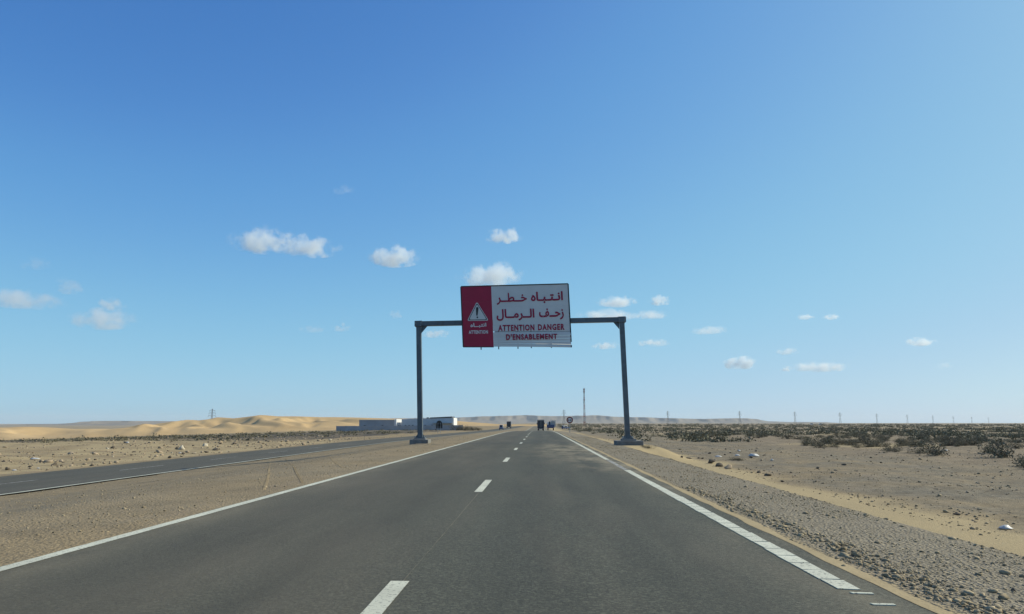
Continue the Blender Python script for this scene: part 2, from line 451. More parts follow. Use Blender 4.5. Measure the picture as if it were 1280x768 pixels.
def land(x, y, noise=True):
    x = np.asarray(x, dtype=float); y = np.asarray(y, dtype=float)
    rz = road_z(y)
    # right side
    s = x - RR
    plain = -1.05 - 0.65 * sstep(80, 320, y)
    hor = np.interp(s, [-1, 0, 0.25, 2.25, 2.7, 4.5, 5.4], [0, 0, 0, 0.08, 0.2, 0.92, 1.0])
    zr = rz + (plain - rz) * hor
    # small mound that carries the right foot of the gantry
    g = np.exp(-(((x - 6.2) / 2.6) ** 4 + ((y - GY) / 5.0) ** 4))
    zr = zr * (1 - g) + (-0.19) * g
    # left side
    ln = left_near(y) + 0.35; lz = left_z(y)
    t = np.clip((RL - x) / np.maximum(RL - ln, 0.1), 0, 1)
    zm = rz + (lz - rz) * np.interp(t, [0, 0.2, 0.6, 1.0], [0, 0.06, 0.62, 1.0])
    lf = ln - LEFT_W - 0.5
    beyond = lz - 0.03 * np.maximum(0, -x - 62) * sstep(60, 200, y)
    beyond = np.maximum(beyond, -17.0)
    zl = np.where(x > lf, zm, beyond)
    z = np.where(x > (RL + RR) / 2, zr, zl)
    if noise:
        amp = 0.03 + 0.30 * sstep(5.0, 14.0, s) + 0.30 * sstep(0.5, 10, lf - x)
        z = z + amp * (fbm(x * 0.22, y * 0.22, 4) - 0.5) * 1.6
        small = 0.04 + 0.06 * sstep(0.5, 6, lf - x) + 0.07 * sstep(7, 10, s)
        z = z + small * (fbm(x * 2.1 + 40, y * 2.1, 3) - 0.5)
        m = sstep(0.0, 0.5, np.minimum(np.abs(x - RL), np.abs(x - RR)))
    inside = ((x > RL + 0.12) & (x < RR - 0.12))
    z = np.where(inside, rz - 0.10, z)
    ins2 = ((x < ln - 0.1) & (x > lf + 0.55))
    z = np.where(ins2, lz - 0.10, z)
    edge = ((x >= RL - 0.3) & (x <= RL + 0.12)) | ((x >= RR - 0.12) & (x <= RR + 0.2))
    z = np.where(edge, np.minimum(z, rz - 0.01), z)
    e2 = ((x >= lf + 0.1) & (x <= lf + 0.55)) | ((x >= ln - 0.1) & (x <= ln + 0.25))
    z = np.where(e2, np.minimum(z, lz - 0.012), z)
    return z

def landz(x, y): return float(land(np.array([x]), np.array([y]))[0])

def on_land(px, py):
    """where the line of sight through a point of the photo meets the ground"""
    v = ray(px, py).normalized()
    ts = np.concatenate([np.arange(3, 60, 0.05), np.geomspace(60, 6000, 6000)])
    P = np.array([[v.x * t, v.y * t, CAM_H + v.z * t] for t in ts])
    d = P[:, 2] - land(P[:, 0], P[:, 1])
    i = int(np.argmax(d <= 0))
    return Vector((float(P[i, 0]), float(P[i, 1]), float(P[i, 2])))

def grow(a, step, rate, lim):
    out = [a]; d = step
    while out[-1] < lim:
        out.append(out[-1] + d); d *= rate
    return out

def build_ground():
    ys = list(np.arange(-12, 3, 1.0)) + list(np.arange(3, 14, 0.14))
    ys += grow(14, 0.15, 1.013, 14000)[1:]
    xr = list(np.arange(RR - 0.1, 14, 0.16)); xr += grow(xr[-1], 0.17, 1.045, 12500)[1:]
    xl = list(np.arange(-RL - 0.1, 12, 0.2)); xl += list(np.arange(12, 34, 0.3)); xl += grow(xl[-1], 0.3, 1.045, 12500)[1:]
    mid = list(np.arange(RL + 0.3, RR - 0.2, 0.9))
    xs = sorted([-v for v in xl] + mid + xr)
    X, Y = np.meshgrid(np.array(xs), np.array(ys))
    Z = land(X, Y)
    nx, ny = len(xs), len(ys)
    V = np.stack([X.ravel(), Y.ravel(), Z.ravel()], 1)
    i = np.arange(nx * ny).reshape(ny, nx)
    F = np.stack([i[:-1, :-1].ravel(), i[:-1, 1:].ravel(), i[1:, 1:].ravel(), i[1:, :-1].ravel()], 1)
    me = mesh_np('ground', V, F, True)
    x, y = V[:, 0].astype(float), V[:, 1].astype(float)
    s = x - RR; n1 = fbm(x * 0.35, y * 0.35, 4); n2 = fbm(x * 1.6 + 7, y * 1.6, 3); n3 = fbm(x * 0.06, y * 0.06, 4)
    ln = left_near(y); lf = ln - LEFT_W
    gr = sstep(-0.1, 0.3, s + (n2 - 0.5) * 0.3) * (1 - sstep(2.5, 3.2, s + (n2 - 0.5) * 1.1))
    gr = np.maximum(gr, np.where(x < 0, (1 - sstep(9, 15, RL - x)) * 0.45 * n1 * 1.4, 0) * (x > lf))
    gr = np.maximum(gr, sstep(5, 10, s) * 0.35 * sstep(0.45, 0.6, n1))
    sd = sstep(2.5, 3.1, s + (n2 - 0.5) * 0.3) * (1 - sstep(6.8, 8.0, s + (n1 - 0.5) * 3.2 + (n3 - 0.5) * 5.0))
    # thin line of drifted sand along the asphalt
    sd = np.maximum(sd, (1 - sstep(0.03, 0.14, np.abs(s - 0.04))) * 0.9)
    sd = np.maximum(sd, sstep(18, 30, s) * sstep(0.55, 0.66, n3) * 0.8)
    sd = np.maximum(sd, np.where((x < lf - 1.0), sstep(0.35, 0.62, n1) * 0.75 + 0.12, 0))
    sc = sstep(16, 26, s) * (0.6 + 0.4 * n1)
    far = sstep(-190, -330, -y) * sstep(1, 12, lf - x) if False else np.zeros_like(x)
    dk = np.where(x < lf - 10, sstep(105, 130, y + (n3 - 0.5) * 50) * (1 - sstep(260, 330, y + (n3 - 0.5) * 120)), 0) * (0.5 + 0.5 * sstep(0.35, 0.6, n1))
    sd = sd * (1 - sstep(105, 140, y) * (x < lf - 1))
    stony = np.where(x > 0, sstep(6.5, 9.0, s + (n1 - 0.5) * 3), 0.35 * (x > lf) * sstep(2, 6, RL - x) + (x < lf) * 0.45 * sstep(0.45, 0.6, n2))
    for nm, arr in (('stony', stony), ('gravel', gr), ('sand', sd), ('scrub', sc), ('dark', dk)):
        a = me.attributes.new(nm, 'FLOAT', 'POINT'); a.data.foreach_set('value', np.clip(arr, 0, 1).astype(np.float32))
    o = obj('ground', me, M['ground'])
    tag(o, 'sandy gravel desert ground reaching to the horizon', None, None, 'structure')
    return o
build_ground()

def ribbon(name, xl, xr, ys, zf, mat, dz=0.0, nx=1, jit=0.0, parent=None):
    ys = np.asarray(ys, dtype=float)
    a = xl(ys) if callable(xl) else np.full(len(ys), xl, dtype=float)
    b = xr(ys) if callable(xr) else np.full(len(ys), xr, dtype=float)
    if jit:
        a = a + (fbm(ys * 1.3, ys * 0 + 3.3, 4) - 0.5) * jit; b = b + (fbm(ys * 1.3, ys * 0 + 8.3, 4) - 0.5) * jit
    cols = [a + (b - a) * k / nx for k in range(nx + 1)]
    X = np.stack(cols, 1); Y = np.repeat(ys[:, None], nx + 1, 1); Z = (zf(ys) + dz)[:, None].repeat(nx + 1, 1)
    V = np.stack([X.ravel(), Y.ravel(), Z.ravel()], 1)
    i = np.arange(X.size).reshape(X.shape)
    F = np.stack([i[:-1, :-1].ravel(), i[:-1, 1:].ravel(), i[1:, 1:].ravel(), i[1:, :-1].ravel()], 1)
    return obj(name, mesh_np(name, V, F), mat, parent)

YR = np.array(list(np.arange(-10, 20, 0.25)) + grow(20, 0.3, 1.02, 2600))
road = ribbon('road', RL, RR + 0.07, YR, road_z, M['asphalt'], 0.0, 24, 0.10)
tag(road, 'dusty grey two lane asphalt road running to the horizon', None, None, 'structure')
me = road.data
co = np.empty(len(me.vertices) * 3, dtype=np.float32); me.vertices.foreach_get('co', co); co = co.reshape(-1, 3)
x, y = co[:, 0], co[:, 1]
sp = np.exp(-(((x - 1.3) / 1.2) ** 2 + ((y - 38) / 9) ** 2)) + np.exp(-(((x - 1.9) / 0.7) ** 2 + ((y - 25) / 3.5) ** 2)) * 0.9
sp = sp * 1.5 + 0.55 * np.exp(-((x - RR) / 0.5) ** 2) + 0.5 * np.exp(-((x - RL) / 0.5) ** 2) + 0.9 * sstep(120, 230, y)
a = me.attributes.new('sand', 'FLOAT', 'POINT'); a.data.foreach_set('value', np.clip(sp, 0, 1).astype(np.float32))

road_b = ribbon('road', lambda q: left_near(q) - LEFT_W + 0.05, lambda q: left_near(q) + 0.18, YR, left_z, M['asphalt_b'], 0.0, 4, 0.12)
tag(road_b, 'darker second carriageway curving past the gravel median on the left', None, None, 'structure')

# painted markings, each piece of paint a part of its road
def zstrip(z0): return lambda q: road_z(q)
ribbon('edge_line', LINE_L - 0.075, LINE_L + 0.075, YR[YR < 700], road_z, M['paint'], 0.004, 1, 0.025, road)
for y0 in np.arange(3.70, 250, 11.17):
    ribbon('lane_dash', LINE_C - 0.075, LINE_C + 0.075, np.linspace(y0 - 0.3, y0 + 2.75, 7), road_z, M['paint'], 0.004, 1, 0.012, road)
ribbon('lane_joint', LINE_C + 0.02, LINE_C + 0.027, YR[(YR > 5.8) & (YR < 14.6)], road_z, M['joint'], 0.0035, 1, 0.012, road)
# right edge line: thick paint broken across into slabs near us, whole farther on
yy = 6.27; k = 0
while yy < 13.5:
    L = random.uniform(0.34, 0.46)
    w = 0.085 + random.uniform(-0.006, 0.006); j = random.uniform(-0.005, 0.005)
    mb = MB(); g = 0.022; sk = random.uniform(-0.035, 0.01)
    x0, x1 = LINE_R - w + j, LINE_R + w + j
    ya, yb = yy, yy + L - g
    mb.prism([(x0, ya, 0.007), (x1, ya + sk, 0.007), (x1 + 0.004, yb + sk, 0.007), (x0 - 0.004, yb, 0.007)], (0, 0, -0.006))
    mb.build('edge_line_slab', M['paint'], road)
    yy += L; k += 1
for (ya, L) in ((5.74, 0.045), (6.10, 0.045)):
    MB().prism([(LINE_R - 0.03, ya, 0.007), (LINE_R + 0.12, ya - 0.01, 0.007), (LINE_R + 0.12, ya + L - 0.015, 0.007), (LINE_R - 0.04, ya + L, 0.007)], (0, 0, -0.006)).build('edge_line_slab', M['paint'], road)
ribbon('edge_line', LINE_R - 0.08, LINE_R + 0.08, np.linspace(13.5, 21.4, 40), road_z, M['paint'], 0.004, 1, 0.03, road)
tag(ribbon('edge_line', LINE_R - 0.07, LINE_R + 0.07, np.linspace(21.5, 27.0, 30), road_z, M['paint_worn'], 0.004, 1, 0.05, road), 'worn stretch of edge line dusted over with sand')
ribbon('edge_line', LINE_R - 0.075, LINE_R + 0.075, YR[(YR > 27.0) & (YR < 700)], road_z, M['paint'], 0.004, 1, 0.03, road)
ribbon('edge_line', lambda q: left_near(q) - 0.09, lambda q: left_near(q) + 0.09, YR[YR < 700], left_z, M['paint'], 0.004, 1, 0.03, road_b)
for y0 in np.arange(6.0, 300, 13.0):
    ribbon('lane_dash', lambda q: left_near(q) - 3.6, lambda q: left_near(q) - 3.48, np.linspace(y0, y0 + 5.5, 7), left_z, M['paint_worn'], 0.004, 1, 0.02, road_b)

yd = YR[(YR > 3) & (YR < 90)]
dr = ribbon('sand_drift', lambda q: RR + 0.0 + 0.11 * (fbm(q * 0.9, q * 0 + 4.4, 4) - 0.5), lambda q: RR + 0.115 + 0.16 * (fbm(q * 0.7, q * 0 + 6.1, 4) - 0.5), yd, road_z, M['drift'], 0.003, 3)
tag(dr, 'thin line of blown sand along the right edge of the asphalt', None, None, 'structure')

# tyre tracks across the median
def track(pts, w, name='tyre_track', rut=0.02):
    P = [on_land(*p) for p in pts]
    P = np.array([[p.x, p.y] for p in P]); t = np.linspace(0, len(P) - 1, 60)
    cx = np.interp(t, range(len(P)), P[:, 0]); cy = np.interp(t, range(len(P)), P[:, 1])
    d = np.stack([np.gradient(cx), np.gradient(cy)], 1); d /= np.linalg.norm(d, axis=1)[:, None]
    nrm = np.stack([-d[:, 1], d[:, 0]], 1)
    offs = np.array([-0.62, -0.5, -0.42, -0.1, 0.1, 0.42, 0.5, 0.62]) * w
    hs = np.array([-0.014, 0.0, 0.0, -0.002, -0.002, 0.0, 0.0, -0.014])
    X = cx[:, None] + nrm[:, 0:1] * offs; Y = cy[:, None] + nrm[:, 1:2] * offs
    Z = land(X, Y) + hs + 0.006
    V = np.stack([X.ravel(), Y.ravel(), Z.ravel()], 1); i = np.arange(X.size).reshape(X.shape)
    F = np.stack([i[:-1, :-1].ravel(), i[:-1, 1:].ravel(), i[1:, 1:].ravel(), i[1:, :-1].ravel()], 1)
    return mesh_np(name, V, F, True)
M['track'] = make_sandmat('rutted_soil', (0.19, 0.142, 0.08), (0.30, 0.225, 0.125), False)
M['track_pale'] = make_sandmat('rutted_pale_soil', (0.27, 0.20, 0.11), (0.38, 0.285, 0.158), False)
for pts, w, lb in (([(330, 613), (335, 597), (338, 575.5)], 0.05, 'pale wheel rut crossing the gravel median, left one of the wide pair'),
                   ([(378, 605), (370, 590), (357, 573)], 0.06, 'darker wheel rut crossing the gravel median, right one of the wide pair'),
                   ([(428, 585), (415, 575), (406, 567.5)], 0.05, 'faint wheel rut crossing the median beyond the wide pair')):
    o = obj('tyre_track', track(pts, w), M['track_pale' if 'pale' in lb or 'faint' in lb else 'track']); tag(o, lb, None, 'wheel ruts across the median', 'structure')

# ------------------------------------------------------------------ dunes and mesas
def build_dunes():
    px = np.array([-80, 0, 20, 50, 80, 110, 140, 170, 190, 215, 231, 245, 258, 270, 290, 310, 325, 345, 370, 400, 420, 445, 480, 520, 560, 600, 640])
    py = np.array([534, 534, 533, 535, 536, 535.5, 537, 534.5, 531, 527.3, 524.2, 525.4, 524, 521.2, 522.6, 520.4, 518.3, 520, 520, 521, 521, 521.5, 522.5, 523.5, 525, 528, 531.])
    D = 850.0
    xs = np.linspace(-740, 10, 300); ys = np.concatenate([np.linspace(640, 980, 120), np.linspace(990, 1300, 24)])
    X, Y = np.meshgrid(xs, ys)
    wob = 60 * (fbm(X / 140, Y * 0 + 2.2, 3) - 0.5) * 2
    ridge = D + wob
    top = CAM_H + (HZY - np.interp(VPX + X / ridge * FPX, px, py)) / FPX * ridge
    base = land(X, Y, False)
    foot = 700 + 40 * (fbm(X / 90 + 5, X * 0, 3) - 0.5)
    t = np.clip((Y - foot) / np.maximum(ridge - foot, 1), 0, 1)
    up = t ** 1.15 * (1 - 0.25 * np.sin(math.pi * t))
    down = 1 - sstep(0, 300, Y - ridge)
    S = np.where(Y < ridge, up, down)
    wx = X + 26 * (fbm(X / 55, Y / 55, 3) - 0.5) * 2
    r = 1 - np.abs(2 * fbm((wx + 0.55 * Y) / 62, (Y - 0.25 * X) / 110 + 3, 3) - 1) * 2.2
    r2 = 1 - np.abs(2 * fbm((wx + 0.4 * Y) / 24 + 9, Y / 60, 2) - 1) * 2
    relief = np.clip(r, -0.6, 1) * 6.5 + np.clip(r2, -0.5, 1) * 1.5
    Z = base - 0.6 + (top - base) * S + relief * np.sin(math.pi * np.clip(t, 0, 1)) * (Y < ridge) * np.clip((top - base) / 14, 0.25, 1.2)
    Z = np.where(t <= 0, base - 0.6, Z)
    V = np.stack([X.ravel(), Y.ravel(), Z.ravel()], 1); i = np.arange(X.size).reshape(X.shape)
    F = np.stack([i[:-1, :-1].ravel(), i[:-1, 1:].ravel(), i[1:, 1:].ravel(), i[1:, :-1].ravel()], 1)
    o = obj('sand_dunes', mesh_np('sand_dunes', V, F, True), M['dune'])
    tag(o, 'range of smooth golden sand dunes beyond the left carriageway', None, None, 'structure')
build_dunes()

def build_mesa(label, prof, D, depth, talus, seed):
    px = np.array([p[0] for p in prof], float); py = np.array([p[1] for p in prof], float)
    x0, x1 = (px[0] - VPX) / FPX * D, (px[-1] - VPX) / FPX * D
    xs = np.linspace(x0, x1, 420); ts = np.array([0, .12, .25, .4, .52, .62, .70, .76, .80, .83, .86, .9, 1.0, 1.6, 3.0])
    X, T = np.meshgrid(xs, ts)
    gully = (fbm(X / 130 + seed, T * 1.2, 4) - 0.5) * 2
    top = CAM_H + (HZY - np.interp(VPX + xs / D * FPX, px, py)) / FPX * D
    top = top + (fbm(xs / 60 + seed, xs * 0 + 1, 3) - 0.5) * 5
    prof_h = np.interp(T, [0, .25, .52, .70, .80, .86, .9, 1.0, 3.0], [0, .12, .32, .52, .72, .93, .985, 1.0, 1.0])
    base = -19.0
    Z = base + (top[None, :] - base) * prof_h + gully * 5 * np.sin(math.pi * np.clip(T, 0, 1))
    Y = D - talus + talus * np.clip(T, 0, 1) + np.maximum(T - 1, 0) * depth + gully * talus * 0.32 * (T < 1.0)
    V = np.stack([X.ravel(), Y.ravel(), Z.ravel()], 1); i = np.arange(X.size).reshape(X.shape)
    F = np.stack([i[:-1, :-1].ravel(), i[:-1, 1:].ravel(), i[1:, 1:].ravel(), i[1:, :-1].ravel()], 1)
    o = obj('mesa_hill', mesh_np('mesa_hill', V, F, True), M['mesa'])
    tag(o, label, None, None, 'structure')
build_mesa('flat topped pale hill behind the dunes at the far left',
           [(-120, 532), (-40, 531.5), (0, 531.6), (30, 530.6), (72, 530), (100, 528), (119, 526.6), (168, 526.5), (180, 528.5), (196, 531.5), (215, 534), (240, 537)], 6000, 1200, 500, 3)
build_mesa('long pale flat topped ridge on the horizon behind the trucks and the mast',
           [(380, 526), (440, 524), (520, 523), (570, 522.4), (600, 521), (640, 520), (657, 519.3), (690, 520.6), (720, 520), (748, 519.5), (762, 521.2), (800, 522), (850, 523.6), (880, 524), (916, 523.2), (936, 524), (955, 527), (985, 528.2), (1000, 527.6), (1022, 528), (1044, 529.5), (1060, 531)], 8500, 1500, 800, 31)

# ------------------------------------------------------------------ sign gantry
SF = 1243.0 / 170.0
def cp(cx, cy, dy=0.0):          # a point of the sign's face
    return at(560 + cx / SF, 340 + cy / SF, GY - 0.42 + dy)

def build_gantry():
    g = empty('sign_gantry', (0, GY, 0))
    inv = Vector((0, -GY, 0))
    def L(v): return Vector(v) + inv
    tl = L(at(523.6, 407.8, GY)); tr = L(at(777.2, 402.6, GY))
    bl = L(at(525.4, 548.0, GY)); br = L(at(784.6, 548.5, GY))
    for (a, b, lb) in ((bl, tl, 'left post of the gantry, leaning slightly'), (br, tr, 'right post of the gantry, leaning slightly')):
        mb = MB(); mb.bar(a, b, 0.33, 0.36, (0, 1, 0))
        p = mb.build('post', M['steel'], g, bevel=0.012); tag(p, lb)
        d = (b - a).normalized()
        MB().bar(a - d * 0.02, a + d * 0.05, 0.70, 0.70, (0, 1, 0)).build('base_plate', M['steel'], p)
        for (i, k) in ((-1, -1), (1, -1), (1, 1), (-1, 1)):
            MB().tube(a + d * 0.05 + Vector((0.3 * i, 0.3 * k, 0)), a + d * 0.16 + Vector((0.3 * i, 0.3 * k, 0)), 0.035, None, 6).build('anchor_bolt', M['galv'], p)
        for s in (-1, 1):   # stiffener fins
            MB().prism([a + d * 0.05 + Vector((0.18 * s, -0.012, 0)), a + d * 0.05 + Vector((0.30 * s, -0.012, 0)), a + d * 0.30 + Vector((0.18 * s, -0.012, 0))], (0, 0.024, 0)).build('stiffener', M['steel'], p)
        MB().bar(b - d * 0.05, b + d * 0.34, 0.50, 0.50, (0, 1, 0)).build('head_joint', M['steel'], p, bevel=0.01)
        for s in (-1, 1):
            for q in (0.02, 0.12, 0.22):
                MB().tube(b + d * q + Vector((0.18 * s, -0.24, 0)), b + d * q + Vector((0.18 * s, -0.285, 0)), 0.025, None, 6).build('joint_bolt', M['galv'], p)
        s = 1 if b is tl else -1
        MB().prism([b + Vector((0.18 * s, -0.02, -0.02)), b + Vector((0.62 * s, -0.02, 0.03)), b + Vector((0.18 * s, -0.02, -0.5))], (0, 0.04, 0)).build('gusset', M['steel'], p)
    e = (tr - tl).normalized(); up = Vector((0, 0, 0.15))
    beam = MB().bar(tl + up - e * 0.28, tr + up + e * 0.28, 0.34, 0.33).build('crossbeam', M['steel'], g, bevel=0.012)
    for k in (0.33, 0.66):
        c = tl + up + (tr - tl) * k
        MB().bar(c - e * 0.03, c + e * 0.03, 0.5, 0.48).build('splice_flange', M['steel'], beam)
    tag(g, 'dark steel road gantry of two posts and a crossbeam spanning the road', 'gantry')
    return tl, tr, bl, br
build_gantry()

def plinth(px, py0, label, w, dd, steps, right):
    c = at(px, py0, GY); t = empty('gantry_plinth', (c.x, GY, 0))
    z = c.z
    for i, (ww, hh, dz) in enumerate(steps):
        MB().box(-ww / 2, ww / 2, -dd[i] / 2, dd[i] / 2, z - dz, z - dz + hh).build('concrete_step', M['concrete'] , t, bevel=0.03)
    tag(t, label, 'plinth', 'concrete feet of the gantry')
plinth(525.4, 548.2, 'stepped concrete footing under the left gantry post', 1.4, (1.3, 1.0), ((1.24, 0.55, 0.62), (0.86, 0.12, 0.13)), False)
plinth(785.4, 548.7, 'wide stepped concrete footing under the right gantry post', 2.0, (1.9, 1.0), ((1.75, 0.6, 0.72), (0.95, 0.12, 0.125)), True)

def text_mesh(s, bold=0.0, space=1.0):
    c = bpy.data.curves.new('lettering', 'FONT'); c.body = s; c.offset = bold; c.space_character = space; c.resolution_u = 3
    o = bpy.data.objects.new('lettering', c); COL.objects.link(o)
    dg = bpy.context.evaluated_depsgraph_get(); dg.update()
    me = bpy.data.meshes.new_from_object(o.evaluated_get(dg))
    bpy.data.objects.remove(o); bpy.data.curves.remove(c)
    return me

def letters(s, box, mat, parent, name, org, bold=0.0, front=0.012, space=1.0):
    """lettering laid flat on the board: box is ((x0,ytop,ybottom) at its left end, the same at its right end), read off the sign"""
    me = text_mesh(s, bold, space)
    import bmesh
    bm = bmesh.new(); bm.from_mesh(me)
    if name == 'arabic_word':
        sh = 0.022 if bold < 0.01 else 0.012
        for dx, dy in ((sh, 0.0), (-sh, 0.0), (0.0, sh), (0.0, -sh)):
            me2 = me.copy(); me2.transform(Matrix.Translation((dx, dy, 0))); bm.from_mesh(me2); bpy.data.meshes.remove(me2)
    xs = [v.co.x for v in bm.verts]; ys = [v.co.y for v in bm.verts]
    xa, xb, ya, yb = min(xs), max(xs), min(ys), max(ys)
    # each glyph on a level of its own so that joined strokes do not share a plane
    seen = set(); lvl = 0
    order = sorted(bm.verts, key=lambda v: v.co.x); level = {}
    for v in order:
        if v in seen: continue
        st = [v]; seen.add(v)
        while st:
            q = st.pop(); level[q] = lvl
            for ed in q.link_edges:
                w = ed.other_vert(q)
                if w not in seen: seen.add(w); st.append(w)
        lvl = (lvl + 1) % 23
    (x0, t0, b0), (x1, t1, b1) = box
    for v in bm.verts:
        u = (v.co.x - xa) / (xb - xa); w = (v.co.y - ya) / (yb - ya)
        yt = t0 + (t1 - t0) * u; yl = b0 + (b1 - b0) * u
        lean = (b0 - t0) * 0.03
        p = cp(x0 + (x1 - x0) * u + lean * (0.5 - w), yl + (yt - yl) * w, -front - level[v] * (0.0007 if name == 'arabic_word' else 0.002))
        v.co = p - org
    bm.to_mesh(me); bm.free()
    o = obj(name, me, mat, parent)
    return o

AT = '\u0640'
def arab(*ch): return ''.join(reversed(ch))
AR_INTIBAH = arab('\uFE8D', '\uFEE7', AT, '\uFE98', AT, '\uFE92', AT, '\uFE8E', '\uFEE9')
AR_KHATAR = arab('\uFEA7', AT, AT, '\uFEC4', AT, AT, '\uFEAE')
AR_ZAHF = arab('\uFEAF', '\uFEA3', AT, AT, '\uFED2')
AR_RIMAL = arab('\uFE8D', '\uFEDF', AT, AT, '\uFEAE', '\uFEE3', AT, AT, '\uFE8E', '\uFEDD')
AR3 = ''.join(reversed(['\uFE8D', '\uFEE7', '\uFE98', '\uFE92', AT, AT, '\uFE8E', '\uFEE9']))

def build_sign():
    org = cp(627, 690); org = Vector((org.x, GY - 0.42, org.z))
    s = empty('warning_sign', org)
    def P(x, y, dy=0.0): return cp(x, y, dy) - org
    TH = (0, 0.06, 0)
    def left(y): return 118 + (140 - 118) * (y - 138) / (686 - 138)
    def right(y): return 1095 + (1124 - 1095) * (y - 112) / (640 - 112)
    def mid(y): return 395 + (418 - 395) * (y - 140) / (690 - 140)
    def topy(x): return 138 + (112 - 138) * (x - 118) / (1095 - 118)
    def rowy(x, y): return y - 26 * (x - 118) / 977 * max(0.0, (600 - y) / 490)
    # red field: four boards; white field: six whole boards above, bent ones below
    r0 = [138, 275, 412, 549, 686]
    for a, b in zip(r0[:-1], r0[1:]):
        pa, pb = rowy(118, a), rowy(118, b)
        def yy(x, v): return rowy(x, v)
        pts = [P(left(b), yy(left(b), b) - 0.7), P(mid(b), yy(mid(b), b) - 0.7), P(mid(a), yy(mid(a), a)), P(left(a), yy(left(a), a))]
        MB().prism(pts, TH).build('red_board', M['sign_red'], s)
    r1 = [138, 231, 324, 417, 490, 545]
    for a, b in zip(r1[:-1], r1[1:]):
        pts = [P(mid(b) + 1, rowy(mid(b), b) - 0.5), P(right(b), rowy(right(b), b) - 0.5), P(right(a), rowy(right(a), a)), P(mid(a) + 1, rowy(mid(a), a))]
        MB().prism(pts, TH).build('white_board', M['sign_white'], s)
    # bent lower slats: face, and a lip turned up to the sky
    slats = [(553, 548, 585, 578, 0.10, 0), (585, 580, 612, 606, 0.05, 0), (613, 608, 634, 632, 0.03, 0), (635, 634, 655, 660, 0.06, 0), (656, 666, 676, 680, 0.12, 1), (677, 681, 684, 691, 0.03, 0)]
    for i, (a0, a1, b0, b1, tilt, lip) in enumerate(slats):
        xl0, xl1 = mid(a0) + 1, mid(b0) + 1; xr0 = 1119 + i * 1.6; xr1 = xr0 + 3
        n = 8; mb = MB()
        for k in range(n):
            u0, u1 = k / n, (k + 1) / n
            def pt(u, top):
                x = (xl0 + (xr0 - xl0) * u) if top else (xl1 + (xr1 - xl1) * u)
                y = (a0 + (a1 - a0) * u ** 2) if top else (b0 + (b1 - b0) * u ** 2)
                return P(x, y, -0.004 - 0.35 * tilt * u * (0.0 if top else 1.0) + 0.008 * math.sin(u * 5 + i))
            mb.prism([pt(u0, 0), pt(u1, 0), pt(u1, 1), pt(u0, 1)], (0, 0.03, 0))
        mb.build('bent_slat', M['sign_white'], s)
    for (y0, y1, x0, hgt) in ((543, 538, 425, 13), (652, 657, 800, 14)):
        MB().prism([P(x0, y0 + hgt * 0.9, -0.002), P(1122, y1 + hgt, -0.004), P(1122, y1, 0.2), P(x0, y0, 0.2)], (0.0, 0.01, -0.008)).build('bent_lip', M['sign_mark'], s)
    # rim
    def rim(p, q, w=0.07): MB().bar(p, q, 0.1, w, (0, 0, 1)).build('rim', M['black'], s)
    o = Vector((0, 0.03, 0))
    rim(P(118, 138 - 3) + o, P(1097, 112 - 3) + o); rim(P(116.5, 138) + o, P(139, 686) + o); rim(P(1098, 110) + o, P(1126, 640) + o, 0.08); rim(P(1127, 668) + o, P(1128, 690) + o, 0.08)
    rim(P(140, 687) + o, P(418, 687) + o, 0.05)
    # rear struts with their ends showing below
    for (x, yb) in ((303, 712), (464, 708), (640, 704), (762, 697), (945, 695)):
        MB().bar(P(x - 16, 150, 0.13), P(x, yb, 0.13), 0.07, 0.09, (0, 1, 0)).build('support_strut', M['steel'], s)
    for x in (250, 520, 820, 1020):
        MB().bar(P(x, 440, 0.10), P(x, 500, 0.10), 0.09, 0.1, (0, 1, 0)).build('beam_clamp', M['steel'], s)
    # lettering
    fr = 0.014
    W_ = 'sign_text'; ab = 0.02
    letters(AR_KHATAR, ((444, 194, 303), (721, 188, 296)), M[W_], s, 'arabic_word', org, 0.006, fr)
    letters(AR_INTIBAH, ((757, 184, 290), (1050, 176, 280)), M[W_], s, 'arabic_word', org, ab, fr)
    letters(AR_RIMAL, ((443, 342, 450), (790, 336, 443)), M[W_], s, 'arabic_word', org, ab, fr)
    letters(AR_ZAHF, ((832, 334, 442), (1058, 332, 436)), M[W_], s, 'arabic_word', org, ab, fr)
    letters('ATTENTION', ((458, 486, 543), (790, 480, 537)), M[W_], s, 'lettering', org, 0.042, fr, 1.2)
    letters('DANGER', ((822, 479, 536), (1065, 474, 531)), M[W_], s, 'lettering', org, 0.042, fr, 1.2)
    letters("D'ENSABLEMENT", ((530, 568, 624), (998, 563, 615)), M[W_], s, 'lettering', org, 0.042, 0.06, 1.2)
    letters(AR3, ((205, 468, 516), (350, 466, 508)), M['sign_mark'], s, 'arabic_word', org, 0.012, fr)
    letters('ATTENTION', ((190, 536, 568), (365, 533, 565)), M['sign_mark'], s, 'lettering', org, 0.03, fr, 1.16)
    # warning triangle: white, black border line, white face, black mark
    def tri(k, dy, mat, nm, r=0.10):
        A = [(264, 272), (174, 449), (373, 446)]; cx = sum(p[0] for p in A) / 3; cy = sum(p[1] for p in A) / 3 
        A = [(cx + (p[0] - cx) * k, cy + (p[1] - cy) * k) for p in A]
        pts = []
        for i in range(3):
            p, q0, q1 = A[i], A[i - 1], A[(i + 1) % 3]
            a = (p[0] + (q0[0] - p[0]) * r, p[1] + (q0[1] - p[1]) * r); b = (p[0] + (q1[0] - p[0]) * r, p[1] + (q1[1] - p[1]) * r)
            for tt in (0, .33, .66, 1):
                m0 = (a[0] + (p[0] - a[0]) * tt, a[1] + (p[1] - a[1]) * tt); m1 = (p[0] + (b[0] - p[0]) * tt, p[1] + (b[1] - p[1]) * tt)
                pts.append((m0[0] + (m1[0] - m0[0]) * tt, m0[1] + (m1[1] - m0[1]) * tt))
